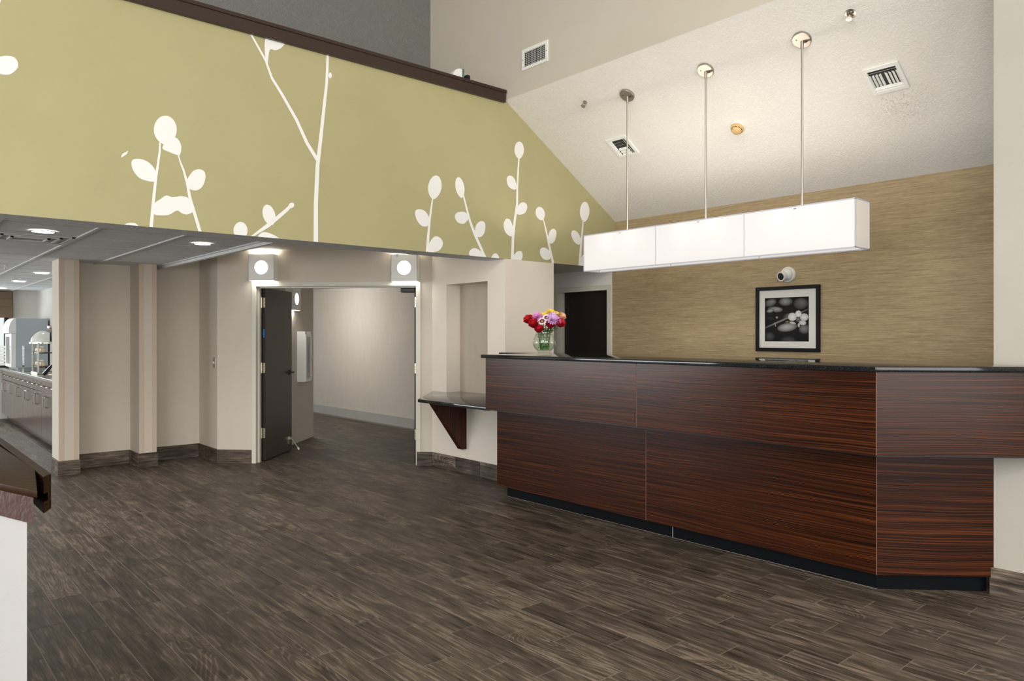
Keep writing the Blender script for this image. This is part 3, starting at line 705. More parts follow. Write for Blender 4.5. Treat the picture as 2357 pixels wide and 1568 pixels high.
mp = n.node_tree.nodes.new('ShaderNodeMapping'); mp.inputs['Rotation'].default_value = (PI/2, 0, PI/2)
for l in list(n.node_tree.links):
    if l.from_node == tc:
        ts = l.to_socket; n.node_tree.links.remove(l); n.node_tree.links.new(mp.outputs[0], ts)
n.node_tree.links.new(tc.outputs['Object'], mp.inputs[0]); M['zebra_up'] = n
G().extr([(-6.315, YW-0.001, 0.812), (-6.315, 4.335, 0.812), (-6.315, 4.335, 0.79), (-6.315, YW-0.06, 0.26), (-6.315, YW-0.001, 0.26)], (0.075, 0, 0)).build('bracket', 'zebra_up', sh)

# ------------------------------------------------------------------ pendant lamp
pd = empty('pendant_lamp', (-3.482, 5.10, 2.06)); tag(pd, 'long white fabric box pendant lamp hung on three rods over the desk', 'pendant lamp')
X0, X1, Y0, Y1, Z0, Z1 = -4.73, -2.235, 4.995, 5.205, 2.058, 2.386
XS = (X0, -3.905, -3.07, X1)
for a, b in zip(XS, XS[1:]):
    for y in (Y0, Y1):
        G().add([(a, y, Z0), (b, y, Z0), (b, y, Z1), (a, y, Z1)], [(0, 1, 2, 3)]).build('shade_panel', 'shade', pd, recalc=False)
for x in (X0, X1): G().add([(x, Y0, Z0), (x, Y1, Z0), (x, Y1, Z1), (x, Y0, Z1)], [(0, 1, 2, 3)]).build('shade_end', 'shade_end', pd, recalc=False)
g = G(); t = 0.008
for y in (Y0, Y1):
    for z in (Z0, Z1): g.box((X0-t/2, y-t/2, z-t/2), (X1+t/2, y+t/2, z+t/2))
    for x in (X0, X1): g.box((x-t/2, y-t/2, Z0), (x+t/2, y+t/2, Z1))
    for x in XS[1:3]: g.box((x-0.0025, y-0.003, Z0), (x+0.0025, y+0.003, Z1))
for x in (X0, X1):
    for z in (Z0, Z1): g.box((x-t/2, Y0, z-t/2), (x+t/2, Y1, z+t/2))
g.build('shade_piping', 'shade_trim', pd)
G().box((X0+0.006, Y0+0.006, Z0+0.045), (X1-0.006, Y1-0.006, Z0+0.048)).build('bottom_diffuser', shade_cloth('cream_bottom_diffuser', (1.0, 0.93, 0.80), 0.55), pd)
for x in (-4.30, -3.482, -2.665): G().box((x-0.01, Y0, Z1-0.02), (x+0.01, Y1, Z1-0.012)).build('shade_spreader', 'nickel', pd)
cn = Vector((0, -SL, -1)).normalized()          # down-facing normal of the sloping ceiling
for x in (-4.301, -3.482, -2.665):
    zc = ZBK + (YB-5.10)*SL
    G().tube([(x, 5.10, Z1-0.02), (x, 5.10, zc-0.02)], 0.0075, 12).build('rod', 'nickel', pd, smooth=True)
    cg = G().lathe([(0, 0.020), (0.064, 0.020), (0.068, 0.016), (0.068, 0.0)], 36, axis=cn, org=(x, 5.10, zc)); cp = cg.build('ceiling_canopy', 'nickel', pd, smooth=True)
    G().tube([(x, 5.10, zc-0.015), (x, 5.10, zc-0.07)], 0.0115, 12).build('swivel', 'nickel', cp, smooth=True)
    u = Vector((1, 0, 0)); w = cn.cross(u)
    for sgn in (-1, 1):
        c = Vector((x, 5.10, zc)) + cn*0.020 + (u*0.03 - w*0.018)*sgn
        G().lathe([(0, 0.002), (0.005, 0.001), (0.005, 0)], 8, axis=cn, org=c).build('screw', 'black', cp)
for a, b in zip(XS, XS[1:]):
    for k in (0.33, 0.67):
        x = a + (b-a)*k
        bg = G().lathe([(0.0, -0.06), (0.012, -0.055), (0.014, -0.035), (0.026, 0.0), (0.027, 0.02), (0.018, 0.04), (0, 0.047)], 16, org=(x, 5.10, 2.235)); bg.build('bulb', emit('warm_bulb', (1.0, 0.9, 0.75), 4.0) if 'bulbm' not in M else M['bulbm'], pd, smooth=True)
        M.setdefault('bulbm', bpy.data.materials['warm_bulb'])
        lampkey('pendant_bulb_light', (x, 5.10, 2.34), 5.2, (1.0, 0.93, 0.84), 0.03)

# ------------------------------------------------------------------ fittings on the sloping ceiling
def slope_pt(x, y): return Vector((x, y, ZBK + (YB-y)*SL))
sl_u = Vector((1, 0, 0)); sl_v = Vector((0, 1, -SL)).normalized()      # along the desk, down the slope
def slope_frame(x, y):
    m = Matrix((sl_u, sl_v, cn)).transposed().to_4x4(); m.translation = slope_pt(x, y); return m
def on_slope(g, x, y):
    m = slope_frame(x, y); g.v = [tuple(m @ Vector(v)) for v in g.v]; return g
def ceiling_vent(x, y, sx, sy, split_u, label):
    r = empty('ceiling_vent', slope_pt(x, y)); tag(r, label, 'vent', 'square ceiling vents')
    g = G(); w = 0.027
    for lo, hi in (((-sx, -sy), (sx, -sy+w)), ((-sx, sy-w), (sx, sy)), ((-sx, -sy+w), (-sx+w, sy-w)), ((sx-w, -sy+w), (sx, sy-w))): g.box(lo + (0.0,), hi + (0.012,))
    on_slope(g, x, y).build('frame', 'white_m', r)
    on_slope(G().box((-sx+0.02, -sy+0.02, -0.01), (sx-0.02, sy-0.02, 0.0015)), x, y).build('duct', 'duct_grey', r)
    ix, iy = sx-w, sy-w
    def slat(a, b, along_u, tilt):
        gg = G(); hw = 0.0135
        if along_u: pts = [(a[0], a[1]-hw*0.4, 0.002), (b[0], a[1]-hw*0.4, 0.002), (b[0], a[1]+hw*tilt, 0.014), (a[0], a[1]+hw*tilt, 0.014)]
        else: pts = [(a[0]-hw*0.4, a[1], 0.002), (a[0]-hw*0.4, b[1], 0.002), (a[0]+hw*tilt, b[1], 0.014), (a[0]+hw*tilt, a[1], 0.014)]
        gg.extr(pts, (0.0012, 0.0012, 0.0)); on_slope(gg, x, y).build('slat', 'white_m', r)
    if split_u:       # deflector: two slats at head and foot, eight across
        for v in (-iy+0.012, -iy+0.03): slat((-ix, v), (ix, v), True, -1)
        for v in (iy-0.03, iy-0.012): slat((-ix, v), (ix, v), True, 1)
        for i in range(8): u = -ix + 0.012 + (2*ix-0.024)*i/7; slat((u, -iy+0.042), (u, iy-0.042), False, 1.2 if i >= 4 else -1.2)
    else:
        for u in (-ix+0.012, -ix+0.03): slat((u, -iy), (u, iy), False, -1)
        for u in (ix-0.03, ix-0.012): slat((u, -iy), (u, iy), False, 1)
        for i in range(6): v = -iy + 0.014 + (2*iy-0.028)*i/5; slat((-ix+0.042, v), (ix-0.042, v), True, 1.2 if i >= 3 else -1.2)
    return r
ceiling_vent(-2.265, 5.552, 0.125, 0.125, True, 'white square ceiling vent with sooty streaks on the ceiling around it')
ceiling_vent(-4.756, 5.568, 0.125, 0.127, False, 'white square ceiling vent behind the pendant rod beside the green wall')
def sprinkler(loc, axis, label, wide, s=1.0):
    r = empty('sprinkler_head', loc); tag(r, label, 'sprinkler')
    ax = Vector(axis); O = Vector(loc); L = lambda g, nm, m: g.build(nm, m, r, smooth=True)
    if wide: L(G().lathe([(0.034*s, 0.0), (0.034*s, 0.003), (0.022*s, 0.005), (0.016*s, 0.001), (0, 0.001)], 24, axis=ax, org=O), 'escutcheon', 'steel')
    else: L(G().lathe([(0.018*s, 0.0), (0.018*s, 0.006), (0, 0.007)], 20, axis=ax, org=O), 'escutcheon', 'steel')
    L(G().lathe([(0.010*s, 0.0), (0.010*s, 0.018*s), (0.007*s, 0.02*s), (0, 0.02*s)], 12, axis=ax, org=O), 'body', 'steel')
    u = ax.orthogonal().normalized()
    for sg in (-1, 1): L(G().tube([O + ax*0.016*s + u*0.009*s*sg, O + ax*0.030*s + u*0.014*s*sg, O + ax*0.046*s + u*0.004*s*sg], 0.0025*s, 6), 'yoke_arm', 'steel')
    L(G().lathe([(0, 0.044*s), (0.017*s, 0.046*s), (0.019*s, 0.049*s), (0, 0.050*s)], 16, axis=ax, org=O), 'deflector', 'steel')
    return r
sprinkler(slope_pt(-4.764, 5.046), cn, 'small steel sprinkler head on the sloping ceiling near the gable corner', False, 1.15)
sprinkler(slope_pt(-2.285, 5.035), cn, 'steel sprinkler head with a bright round cover plate on the sloping ceiling', True, 1.1)
sprinkler(on_z(13, 611, ZC), (0, 0, -1), 'small sprinkler head under the suspended ceiling of the breakfast room', False, 1.0)
sprinkler(on_z(914, 585, ZG), (0, 0, -1), 'tiny sprinkler head under the rough soffit above the wall lamp', False, 0.55)
sprinkler((-9.35, 5.05, 2.338), (0, 0, -1), 'small dark sprinkler head on the hall ceiling', False, 1.1)
sd = empty('smoke_detector', slope_pt(-3.532, 5.65)); tag(sd, 'yellowed round smoke detector on the sloping ceiling', 'smoke detector')
O = slope_pt(-3.532, 5.65)
G().lathe([(0.066, 0), (0.066, 0.012), (0.062, 0.016), (0, 0.016)], 32, axis=cn, org=O).build('base', 'white_p', sd, smooth=True)
G().lathe([(0.058, 0.015), (0.055, 0.032), (0.046, 0.036), (0.043, 0.05), (0.034, 0.062), (0.018, 0.066), (0, 0.067)], 32, axis=cn, org=O).build('body', 'amber', sd, smooth=True)
w = cn.cross(sl_u)
for i in range(10):
    a = 2*PI*i/10; c = O + cn*0.042 + (sl_u*math.cos(a) + w*math.sin(a))*0.0455; tdir = (-sl_u*math.sin(a) + w*math.cos(a)); nn = (sl_u*math.cos(a) + w*math.sin(a))
    G().extr([c - tdir*0.009 - cn*0.003, c + tdir*0.009 - cn*0.003, c + tdir*0.009 + cn*0.003, c - tdir*0.009 + cn*0.003], nn*0.0015).build('sensing_slot', 'black', sd)
# grille on the gable wall
vg = empty('wall_grille', (-5.168, YW, 4.026)); tag(vg, 'white metal air grille with thin horizontal blades on the gable wall', 'vent')
w2, hh = 0.178, 0.2
g = G(); b = 0.03
for lo, hi in (((-w2, 0), (w2, b)), ((-w2, hh-b), (w2, hh)), ((-w2, b), (-w2+b, hh-b)), ((w2-b, b), (w2, hh-b))): g.box((lo[0], -0.012, lo[1]), (hi[0], 0, hi[1]))
g.build('frame', 'white_m', vg, world=False)
G().box((-w2+0.02, -0.001, 0.02), (w2-0.02, -0.0002, hh-0.02)).build('duct', 'dark_hole', vg, world=False)
for i in range(8):
    z = b + 0.008 + i*(hh-2*b-0.01)/7.4; G().extr([(-w2+b, -0.010, z), (w2-b, -0.010, z), (w2-b, -0.003, z+0.006), (-w2+b, -0.003, z+0.006)], (0, 0.0005, 0.0012)).build('blade', 'white_m', vg, world=False)
for i in range(13): x = -w2+b+0.03 + i*0.021; G().box((x, -0.003, b), (x+0.0025, -0.001, hh-b)).build('rear_blade', 'white_m', vg, world=False)
for x in (-w2+0.014, w2-0.014): G().lathe([(0, 0.0135), (0.005, 0.013), (0.005, 0.011)], 8, axis=(0, -1, 0), org=(x, 0, 0.1)).build('screw', 'black', vg, world=False)

# router on the beam
rt = empty('wireless_router', (XG+0.025, 4.23, 3.898)); tag(rt, 'small white and grey wireless router with thin aerials on the beam', 'router')
n_ = 12; prof = [(-0.105, 0)] + [(-0.105 + 0.10*(1-math.cos(PI/2*i/n_)), 0.085*math.sin(PI/2*i/n_)) for i in range(1, n_+1)] + [(0.0, 0.085), (0.0, 0)]
G().extr([(0.0, y, z) for y, z in prof], (-0.05, 0, 0)).build('white_shell', 'white_p', rt, world=False)
G().cbox((-0.055, 0.0, 0), (0.005, 0.022, 0.085), 0.003).build('grey_face', plain('grey_plastic', '#5f6d74', 0.4), rt, world=False)
for y in (0.0, 0.024): G().tube([(-0.02, y, 0.08), (-0.02, y, 0.15)], 0.0016, 6).build('aerial', 'steel', rt, world=False)
pb = empty('power_adapter', (XG+0.0, 4.305, 3.898)); tag(pb, 'small black power adapter beside the router on the beam', 'adapter')
G().cbox((-0.03, -0.02, 0), (0.03, 0.02, 0.045), 0.006).build('block', 'black', pb, world=False)
G().tube([(0.0, 0.02, 0.012), (0.0, 0.035, 0.012), (0, 0.045, 0.006)], 0.006, 6).build('plug_lead', 'black', pb, world=False)

# ------------------------------------------------------------------ picture and camera on the back wall
PX0, PX1, PZ0, PZ1 = -3.825, -3.192, 1.314, 1.923
pf = empty('framed_picture', (PX0, YB, PZ0)); tag(pf, 'black framed photo of dark pebbles and a white orchid', 'picture')
w, h, b = PX1-PX0, PZ1-PZ0, 0.034
for lo, hi in (((0, 0), (w, b)), ((0, h-b), (w, h)), ((0, b), (b, h-b)), ((w-b, b), (w, h-b))): G().cbox((lo[0], -0.026, lo[1]), (hi[0], 0, hi[1]), 0.002).build('frame_rail', 'frame_black', pf, world=False)
G().box((b, -0.012, b), (w-b, -0.002, h-b)).build('mat_board', plain('grey_white_mat', '#d8d6d0', 0.6), pf, world=False)
# the print: crop frame of the zoomed photograph 235..960 x 560..1340
def toned(name, shapes):
    me = bpy.data.meshes.new(name); V, F, Cc = [], [], []
    px0, px1, pz0, pz1 = 0.092, w-0.105, 0.095, h-0.105
    cvx = lambda x: px0 + (x-235)/(957-235)*(px1-px0); cvz = lambda y: pz1 - (y-575)/(1340-575)*(pz1-pz0)
    for k, (pts, c_in, c_out, hl) in enumerate(shapes):
        yy = -0.0122 - 0.00008*k; cx_ = sum(p[0] for p in pts)/len(pts) + hl[0]; cy_ = sum(p[1] for p in pts)/len(pts) + hl[1]
        k0 = len(V); V.append((cvx(cx_), yy, cvz(cy_))); Cc.append(c_in)
        for q, c in ((0.55, [(a*0.6+b*0.4) for a, b in zip(c_in, c_out)]), (1.0, c_out)):
            for x, y in pts:
                xx = min(max(cx_ + (x-cx_)*q, 235), 957); y2 = min(max(cy_ + (y-cy_)*q, 575), 1340); V.append((cvx(xx), yy, cvz(y2))); Cc.append(c)
        n = len(pts)
        for i in range(n):
            j = (i+1) % n; F.append((k0, k0+1+i, k0+1+j)); F.append((k0+1+i, k0+1+n+i, k0+1+n+j, k0+1+j))
    me.from_pydata(V, [], F); at = me.color_attributes.new('tone', 'FLOAT_COLOR', 'POINT')
    for i, c in enumerate(Cc): at.data[i].color = tuple(c) + (1,)
    me.materials.append(M['print']); o = bpy.data.objects.new(name, me); COL.objects.link(o); o.parent = pf; return o
def gy(v): v = v**1.35; return (v, v, v*0.98)
def el(cx, cy, rx, ry, a=0, n=24):
    a = math.radians(a); return [(cx + rx*math.cos(2*PI*i/n)*math.cos(a) - ry*math.sin(2*PI*i/n)*math.sin(a), cy + rx*math.cos(2*PI*i/n)*math.sin(a) + ry*math.sin(2*PI*i/n)*math.cos(a)) for i in range(n)]
toned('photo_print', [
    ([(235, 575), (957, 575), (957, 1340), (235, 1340)], gy(0.035), gy(0.02), (0, 0)),
    (el(330, 660, 110, 70, -20), gy(0.30), gy(0.05), (20, -20)), (el(585, 650, 120, 78, 0), gy(0.38), gy(0.04), (-10, -10)), (el(830, 690, 118, 98, 0), gy(0.22), gy(0.07), (20, -20)),
    (el(640, 900, 110, 60, -20), gy(0.20), gy(0.03), (0, -20)), (el(410, 780, 130, 52, 5), gy(0.42), gy(0.10), (40, -10)), (el(330, 850, 75, 60, 0), gy(0.05), gy(0.02), (0, 0)), (el(330, 800, 66, 32, -12), gy(0.45), gy(0.18), (0, -5)), (el(330, 930, 85, 55, 0), gy(0.06), gy(0.015), (0, 0)), (el(440, 920, 24, 24, 0), gy(0.5), gy(0.1), (0, 0)),
    ([(235, 1090), (420, 1000), (640, 905), (860, 820), (940, 780), (945, 805), (860, 845), (640, 940), (430, 1035), (235, 1120)], gy(0.35), gy(0.12), (0, 0)),
    ([(400, 1000), (410, 1010), (425, 1080), (415, 1085)], gy(0.7), gy(0.4), (0, 0)),
    (el(610, 1095, 165, 75, -8), gy(0.50), gy(0.14), (-10, -10)), (el(890, 1130, 95, 85, 0), gy(0.30), gy(0.05), (-20, -20)), (el(320, 1255, 90, 85, 0), gy(0.13), gy(0.03), (0, -10)), (el(630, 1330, 140, 90, 0), gy(0.12), gy(0.02), (0, -10)),
    (el(610, 1000, 40, 16, -10), (0.35, 0.25, 0.08), gy(0.05), (0, 0)), (el(700, 1020, 55, 22, 15), gy(0.62), gy(0.4), (0, 0)), (el(800, 1060, 20, 38, 0), gy(0.6), gy(0.35), (0, 0)), (el(860, 1020, 58, 42, 10), gy(0.7), gy(0.5), (0, 0)),
    (el(695, 915, 70, 72, 0), gy(0.78), gy(0.55), (10, 0)), (el(885, 925, 68, 66, 0), gy(0.75), gy(0.5), (-10, 0)), (el(793, 865, 50, 58, 0), gy(0.82), gy(0.6), (0, 10)), (el(790, 965, 40, 36, 0), gy(0.10), gy(0.25), (0, 0)), (el(790, 960, 12, 16, 0), gy(0.5), gy(0.2), (0, 0))])
cmo = on_y(1811, 632, YB-0.03); dc = empty('security_camera', (cmo.x, YB, cmo.z)); tag(dc, 'white dome security camera on the wall above the picture', 'security camera')
G().lathe([(0.073, 0), (0.073, 0.014), (0.066, 0.024), (0, 0.026)], 36, axis=(0, -1, 0)).build('mount', 'white_p', dc, world=False, smooth=True)
G().lathe([(0.060, 0.0)] + [(0.060*math.cos(t*PI/16), 0.024 + 0.045*math.sin(t*PI/16)) for t in range(1, 8)] + [(0, 0.07)], 32, axis=(0, -1, 0)).build('dome', 'white_p', dc, world=False, smooth=True)
ca = Vector((-0.20, -0.90, -0.22)).normalized()
ey = G().lathe([(0.046, 0.0), (0.046, 0.070), (0.042, 0.076), (0.034, 0.074)], 32, axis=ca, org=(-0.012, -0.02, -0.004)).build('eyeball', 'white_p', dc, world=False, smooth=True)
G().lathe([(0.034, 0.074), (0.034, 0.075), (0, 0.075)], 28, axis=ca, org=(-0.012, -0.02, -0.004)).build('lens_window', 'black', ey, world=False)
G().lathe([(0.013, 0.0765), (0.011, 0.079), (0, 0.080)], 20, axis=ca, org=(-0.012, -0.02, -0.004)).build('lens', plain('dark_lens_glass', '#15151a', 0.05), ey, world=False, smooth=True)

# ------------------------------------------------------------------ vase of flowers
VX, VY, VZ = -4.375, 4.15, 1.299
vs = empty('glass_vase', (VX, VY, VZ)); tag(vs, 'round clear glass vase with a narrow foot on the granite desk top', 'vase')
outer = [(0.0, 0.0), (0.058, 0.0), (0.062, 0.004), (0.056, 0.014), (0.048, 0.024), (0.056, 0.036), (0.082, 0.062), (0.096, 0.095), (0.094, 0.125), (0.084, 0.152), (0.070, 0.176), (0.066, 0.190), (0.070, 0.202)]
inner = [(0.067, 0.202), (0.063, 0.190), (0.067, 0.176), (0.081, 0.152), (0.091, 0.125), (0.093, 0.095), (0.079, 0.064), (0.052, 0.040), (0.0, 0.036)]
G().lathe(outer + inner, 40).build('vase_body', thin_glass('clear_vase_glass', (0.94, 0.965, 0.94)), vs, world=False, smooth=True)
G().lathe([(0.0, 0.037), (0.051, 0.041), (0.078, 0.065), (0.0915, 0.094), (0.0, 0.0945)], 32).build('water', thin_glass('clear_water', (0.90, 0.95, 0.88)), vs, world=False, smooth=True)
M['leafg'] = plain('fresh_green_leaf', '#3f6b2c', 0.5); M['stemg'] = plain('green_stem', '#4f7a38', 0.5)
for nm, c in (('red', '#b3121f'), ('crimson', '#c41434'), ('yellow', '#edcf34'), ('pink', '#d98fca'), ('lilac', '#d7b0e0'), ('pale', '#ecd9e8'), ('peach', '#e6b48c'), ('maroon', '#5a1030'), ('gold', '#d9a62a')): M[nm] = plain(nm + '_petal', c, 0.55)
def flower(label, at_, kind, c1_, c2_=None, r=0.03, tilt=None):
    hx, hy, hz = at_; root = empty('cut_flower', (VX + hx*0.18, VY + hy*0.18, VZ + 0.04)); tag(root, label, 'flower', 'bouquet in the glass vase')
    Hp = Vector((VX+hx, VY+hy, VZ+hz)); ax = Vector((hx, hy-0.05, 0.09)).normalized() if tilt is None else Vector(tilt).normalized()
    neck = Vector((VX + hx*0.42, VY + hy*0.42, VZ + 0.185)); foot = Vector((VX + hx*0.26, VY + hy*0.26, VZ + 0.048))
    sc_ = Vector((neck.x-VX, neck.y-VY, 0)); 
    if sc_.length > 0.05: neck -= sc_.normalized()*(sc_.length-0.05)
    G().tube([foot, neck.lerp(foot, 0.4), neck, neck.lerp(Hp, 0.6), Hp - ax*r*0.3], 0.0028, 6).build('stem', 'stemg', root, smooth=True)
    u = ax.orthogonal().normalized(); v = ax.cross(u)
    def petal(L, Wd, a, up0, cup, base=0.0, nseg=4):
        d = u*math.cos(a) + v*math.sin(a); s_ = ax.cross(d); vs_, fs_ = [], []
        for i in range(nseg+1):
            t = i/nseg; wd = Wd*math.sin(PI*(0.12 + 0.80*t))**0.7; ce = Hp + d*(base + L*t*math.cos(up0)) + ax*(L*t*math.sin(up0) + cup*L*t*t)
            vs_ += [ce - s_*wd + ax*wd*0.25, ce, ce + s_*wd + ax*wd*0.25]
        for i in range(nseg):
            for k in (0, 1): fs_.append((3*i+k, 3*i+k+1, 3*i+k+4, 3*i+k+3))
        return vs_, fs_
    g = G(); gc = None
    if kind == 'rose':
        for ring, (L, up, cup, cnt) in enumerate(((r*1.0, 0.15, 0.9, 7), (r*0.95, 0.7, 0.8, 6), (r*0.85, 1.1, 0.4, 5), (r*0.7, 1.4, 0.0, 4))):
            for i in range(cnt): g.add(*petal(L, L*0.55, 2*PI*i/cnt + ring*0.5 + random.uniform(-.1, .1), up, cup))
    elif kind == 'mum':
        for ring, (L, up, cnt) in enumerate(((r, 0.05, 16), (r*0.92, 0.35, 15), (r*0.8, 0.7, 12), (r*0.6, 1.1, 8))):
            for i in range(cnt): g.add(*petal(L*random.uniform(.92, 1.08), r*0.16, 2*PI*i/cnt + ring*0.2, up, 0.1, nseg=3))
    else:
        for i in range(13): g.add(*petal(r, r*0.24, 2*PI*i/13, 0.12, 0.05, nseg=3))
        gc = True
    hd = g.build('petals', c1_, root, recalc=False)
    if gc:
        gg = G()
        for i in range(13): gg.add(*petal(r*0.55, r*0.2, 2*PI*i/13+.2, 0.16, 0.05, nseg=2))
        if c2_: gg.v = [tuple(Vector(q) + ax*0.0015) for q in gg.v]; gg.build('inner_ring', c2_, hd, recalc=False)
        G().lathe([(r*0.26, 0.0), (r*0.22, 0.005), (0, 0.008)], 12, axis=ax, org=Hp).build('centre', 'gold', root, smooth=True)
    gl_ = G()
    for i in range(12):
        a = random.uniform(0, 2*PI); b0 = neck.lerp(Hp, 0.02 + 0.11*i) if i < 7 else neck.lerp(foot, 0.1 + 0.19*(i-7)); d = Vector((math.cos(a), math.sin(a), random.uniform(-.2, .6))).normalized(); s_ = d.cross(Vector((0, 0, 1))).normalized(); L = random.uniform(0.03, 0.052) * (0.62 if i >= 7 else 1)
        gl_.add([b0, b0 + d*L*0.5 + s_*0.011 + Vector((0, 0, 0.004)), b0 + d*L, b0 + d*L*0.5 - s_*0.011 + Vector((0, 0, 0.004))], [(0, 1, 2, 3)])
    gl_.build('leaves', 'leafg', root, recalc=False)
# positions: along the view's right (a), toward the viewer (b), up
def fp(a, b_, z): return (RV.x*a - FV.x*b_, RV.y*a - FV.y*b_, z)
FT = (0.55*(-FV.x), 0.55*(-FV.y), 0.6)
for lb, p, k, c, c2, r in (
    ('deep red rose highest of the reds, over the rim of the vase', fp(-0.125, 0.02, 0.300), 'rose', 'red', None, 0.036),
    ('bright red rose between two other reds, beside the white daisy', fp(-0.085, 0.05, 0.262), 'rose', 'red', None, 0.038),
    ('crimson rose drooping lowest over the glass rim', fp(-0.045, 0.055, 0.218), 'rose', 'crimson', None, 0.032),
    ('dark red rose half hidden below the lilac chrysanthemums', fp(0.045, 0.04, 0.258), 'rose', 'crimson', None, 0.033),
    ('red rose at the office door side of the bouquet', fp(0.125, 0.03, 0.268), 'rose', 'red', None, 0.036),
    ('large yellow chrysanthemum at the top of the bouquet', fp(0.060, -0.02, 0.375), 'mum', 'yellow', None, 0.040),
    ('yellow chrysanthemum beside the peach bloom, nearer the office door', fp(0.105, -0.03, 0.360), 'mum', 'yellow', None, 0.038),
    ('yellow chrysanthemum between the daisies', fp(-0.010, 0.0, 0.352), 'mum', 'yellow', None, 0.036),
    ('pale yellow chrysanthemum peeking out behind the highest red rose', fp(-0.105, -0.03, 0.342), 'mum', 'yellow', None, 0.034),
    ('pink chrysanthemum above the red roses', fp(-0.065, 0.03, 0.342), 'mum', 'pink', None, 0.042),
    ('white daisy with a maroon ring lower and nearer the roses', fp(-0.022, 0.075, 0.306), 'daisy', 'pale', 'maroon', 0.031),
    ('white daisy with a maroon ring higher beside the yellow bloom', fp(0.018, 0.06, 0.338), 'daisy', 'pale', 'maroon', 0.029),
    ('large lilac chrysanthemum in the middle of the bouquet', fp(0.065, 0.05, 0.318), 'mum', 'lilac', None, 0.046),
    ('pink-lilac chrysanthemum beside the red rose at the door side', fp(0.105, 0.04, 0.312), 'mum', 'pink', None, 0.040),
    ('pale lilac chrysanthemum right under the yellow top bloom', fp(0.072, 0.02, 0.350), 'mum', 'lilac', None, 0.036),
    ('peach bloom at the outer edge over a green bud', fp(0.140, -0.01, 0.332), 'rose', 'peach', None, 0.030)):
    t = Vector(FT) + Vector((p[0], p[1], 0))*3.0
    flower(lb, (p[0]*0.92, p[1]*0.92, p[2]*0.905), k, c, c2, r*1.22, t)

# ------------------------------------------------------------------ downlights
def downlight(x, y, r, label):
    o = empty('recessed_downlight', (x, y, ZC)); tag(o, label, 'ceiling light', 'round recessed downlights')
    G().lathe([(r*1.28, 0.0), (r*1.28, -0.003), (r, -0.004), (r, 0.0)], 36).build('trim_ring', 'tbar', o, world=False, smooth=True)
    G().lathe([(r, -0.0035), (0, -0.0035)], 36).build('lens', 'led', o, world=False)
    l = bpy.data.lights.new('downlight_lamp', 'SPOT'); l.energy = 36; l.spot_size = math.radians(125); l.spot_blend = 0.6; l.color = (1.0, 0.96, 0.9); l.shadow_soft_size = r
    lo = bpy.data.objects.new('downlight_lamp', l); COL.objects.link(lo); lo.location = (x, y, ZC-0.02)
downlight(-6.633, 1.006, 0.075, 'lit round downlight beside the stained air diffuser tile')
downlight(-6.610, 2.185, 0.066, 'lit round downlight near the ceiling edge before the wall lamp')
for x, lb in ((-11.06, 'lit round downlight just past the outer pilaster'), (-12.95, 'lit round downlight above the domed pastry stand'), (-15.0, 'lit round downlight nearest the brown window shade')): downlight(x, 1.665, 0.075, lb)
df = empty('air_diffuser', (-7.19, 0.985, ZC)); tag(df, 'stained square air diffuser in the suspended ceiling', 'vent')
for k, s_ in enumerate((0.285, 0.21, 0.135)):
    g = G()
    for a, b_ in (((-s_, -s_), (s_, -s_+0.02)), ((-s_, s_-0.02), (s_, s_)), ((-s_, -s_), (-s_+0.02, s_)), ((s_-0.02, -s_), (s_, s_))): g.box(a + (-0.004-0.004*k,), b_ + (0.004,))
    g.build('diffuser_ring', 'tbar', df, world=False)
G().box((-0.28, -0.28, 0.0), (0.28, 0.28, 0.002)).build('diffuser_throat', plain('sooty_metal', '#b4b4b2', 0.8), df, world=False)
hl = empty('hall_ceiling_light', (-11.5, 5.2, 2.338)); tag(hl, 'flat white ceiling light inside the hall', 'ceiling light')
G().lathe([(0.16, 0), (0.16, -0.05), (0.14, -0.06), (0.0, -0.062)], 32).build('diffuser', 'lamp', hl, world=False, smooth=True)
lampkey('hall_lamp', (-11.5, 5.2, 2.1), 27, (1.0, 0.99, 0.98), 0.3)

# ------------------------------------------------------------------ breakfast counter
CY = 1.755
M['cab'] = plain('glossy_brown_cabinet', '#5b4b45', 0.18); M['ctop'] = plain('grey_polished_worktop', '#8d8d88', 0.15)
ux = [-15.67, -14.89, -14.15, -13.33, -12.39, -11.69, -10.95, -10.2]
names = ['end cabinet under the display cooler', 'cabinet beside the end one under the cooler edge', 'cabinet between the cooler and the pastry stand', 'cabinet ahead of the pastry stand', 'cabinet below the pastry stand', 'cabinet below the coffee things', 'cabinet half hidden behind the pilaster']
for x0, x1, lb in zip(ux, ux[1:], names):
    r = empty('base_cabinet', (x0, CY, 0)); tag(r, 'glossy brown ' + lb, 'cabinet', 'breakfast base cabinets'); L = x1-x0
    G().box((0.001, 0.02, 0.10), (L-0.001, 0.54, 0.868)).box((0.001, 0.08, 0), (L-0.001, 0.5, 0.10)).build('body', 'cab', r, world=False)
    for a, b_, hx in ((0.003, L/2-0.002, L/2-0.06), (L/2+0.002, L-0.003, L/2+0.06)):
        dr = G().cbox((a, 0, 0.115), (b_, 0.02, 0.70), 0.002).build('door', 'cab', r, world=False)
        G().tube([(hx, 0, 0.52), (hx, -0.032, 0.525), (hx, -0.032, 0.655), (hx, 0, 0.66)], 0.006, 8).build('handle', 'steel', dr, world=False)
        dw_ = G().cbox((a, 0, 0.71), (b_, 0.02, 0.862), 0.002).build('drawer', 'cab', r, world=False)
        xm = (a+b_)/2; G().tube([(xm-0.05, 0, 0.79), (xm-0.05, -0.028, 0.79), (xm+0.05, -0.028, 0.79), (xm+0.05, 0, 0.79)], 0.006, 8).build('handle', 'steel', dw_, world=False)
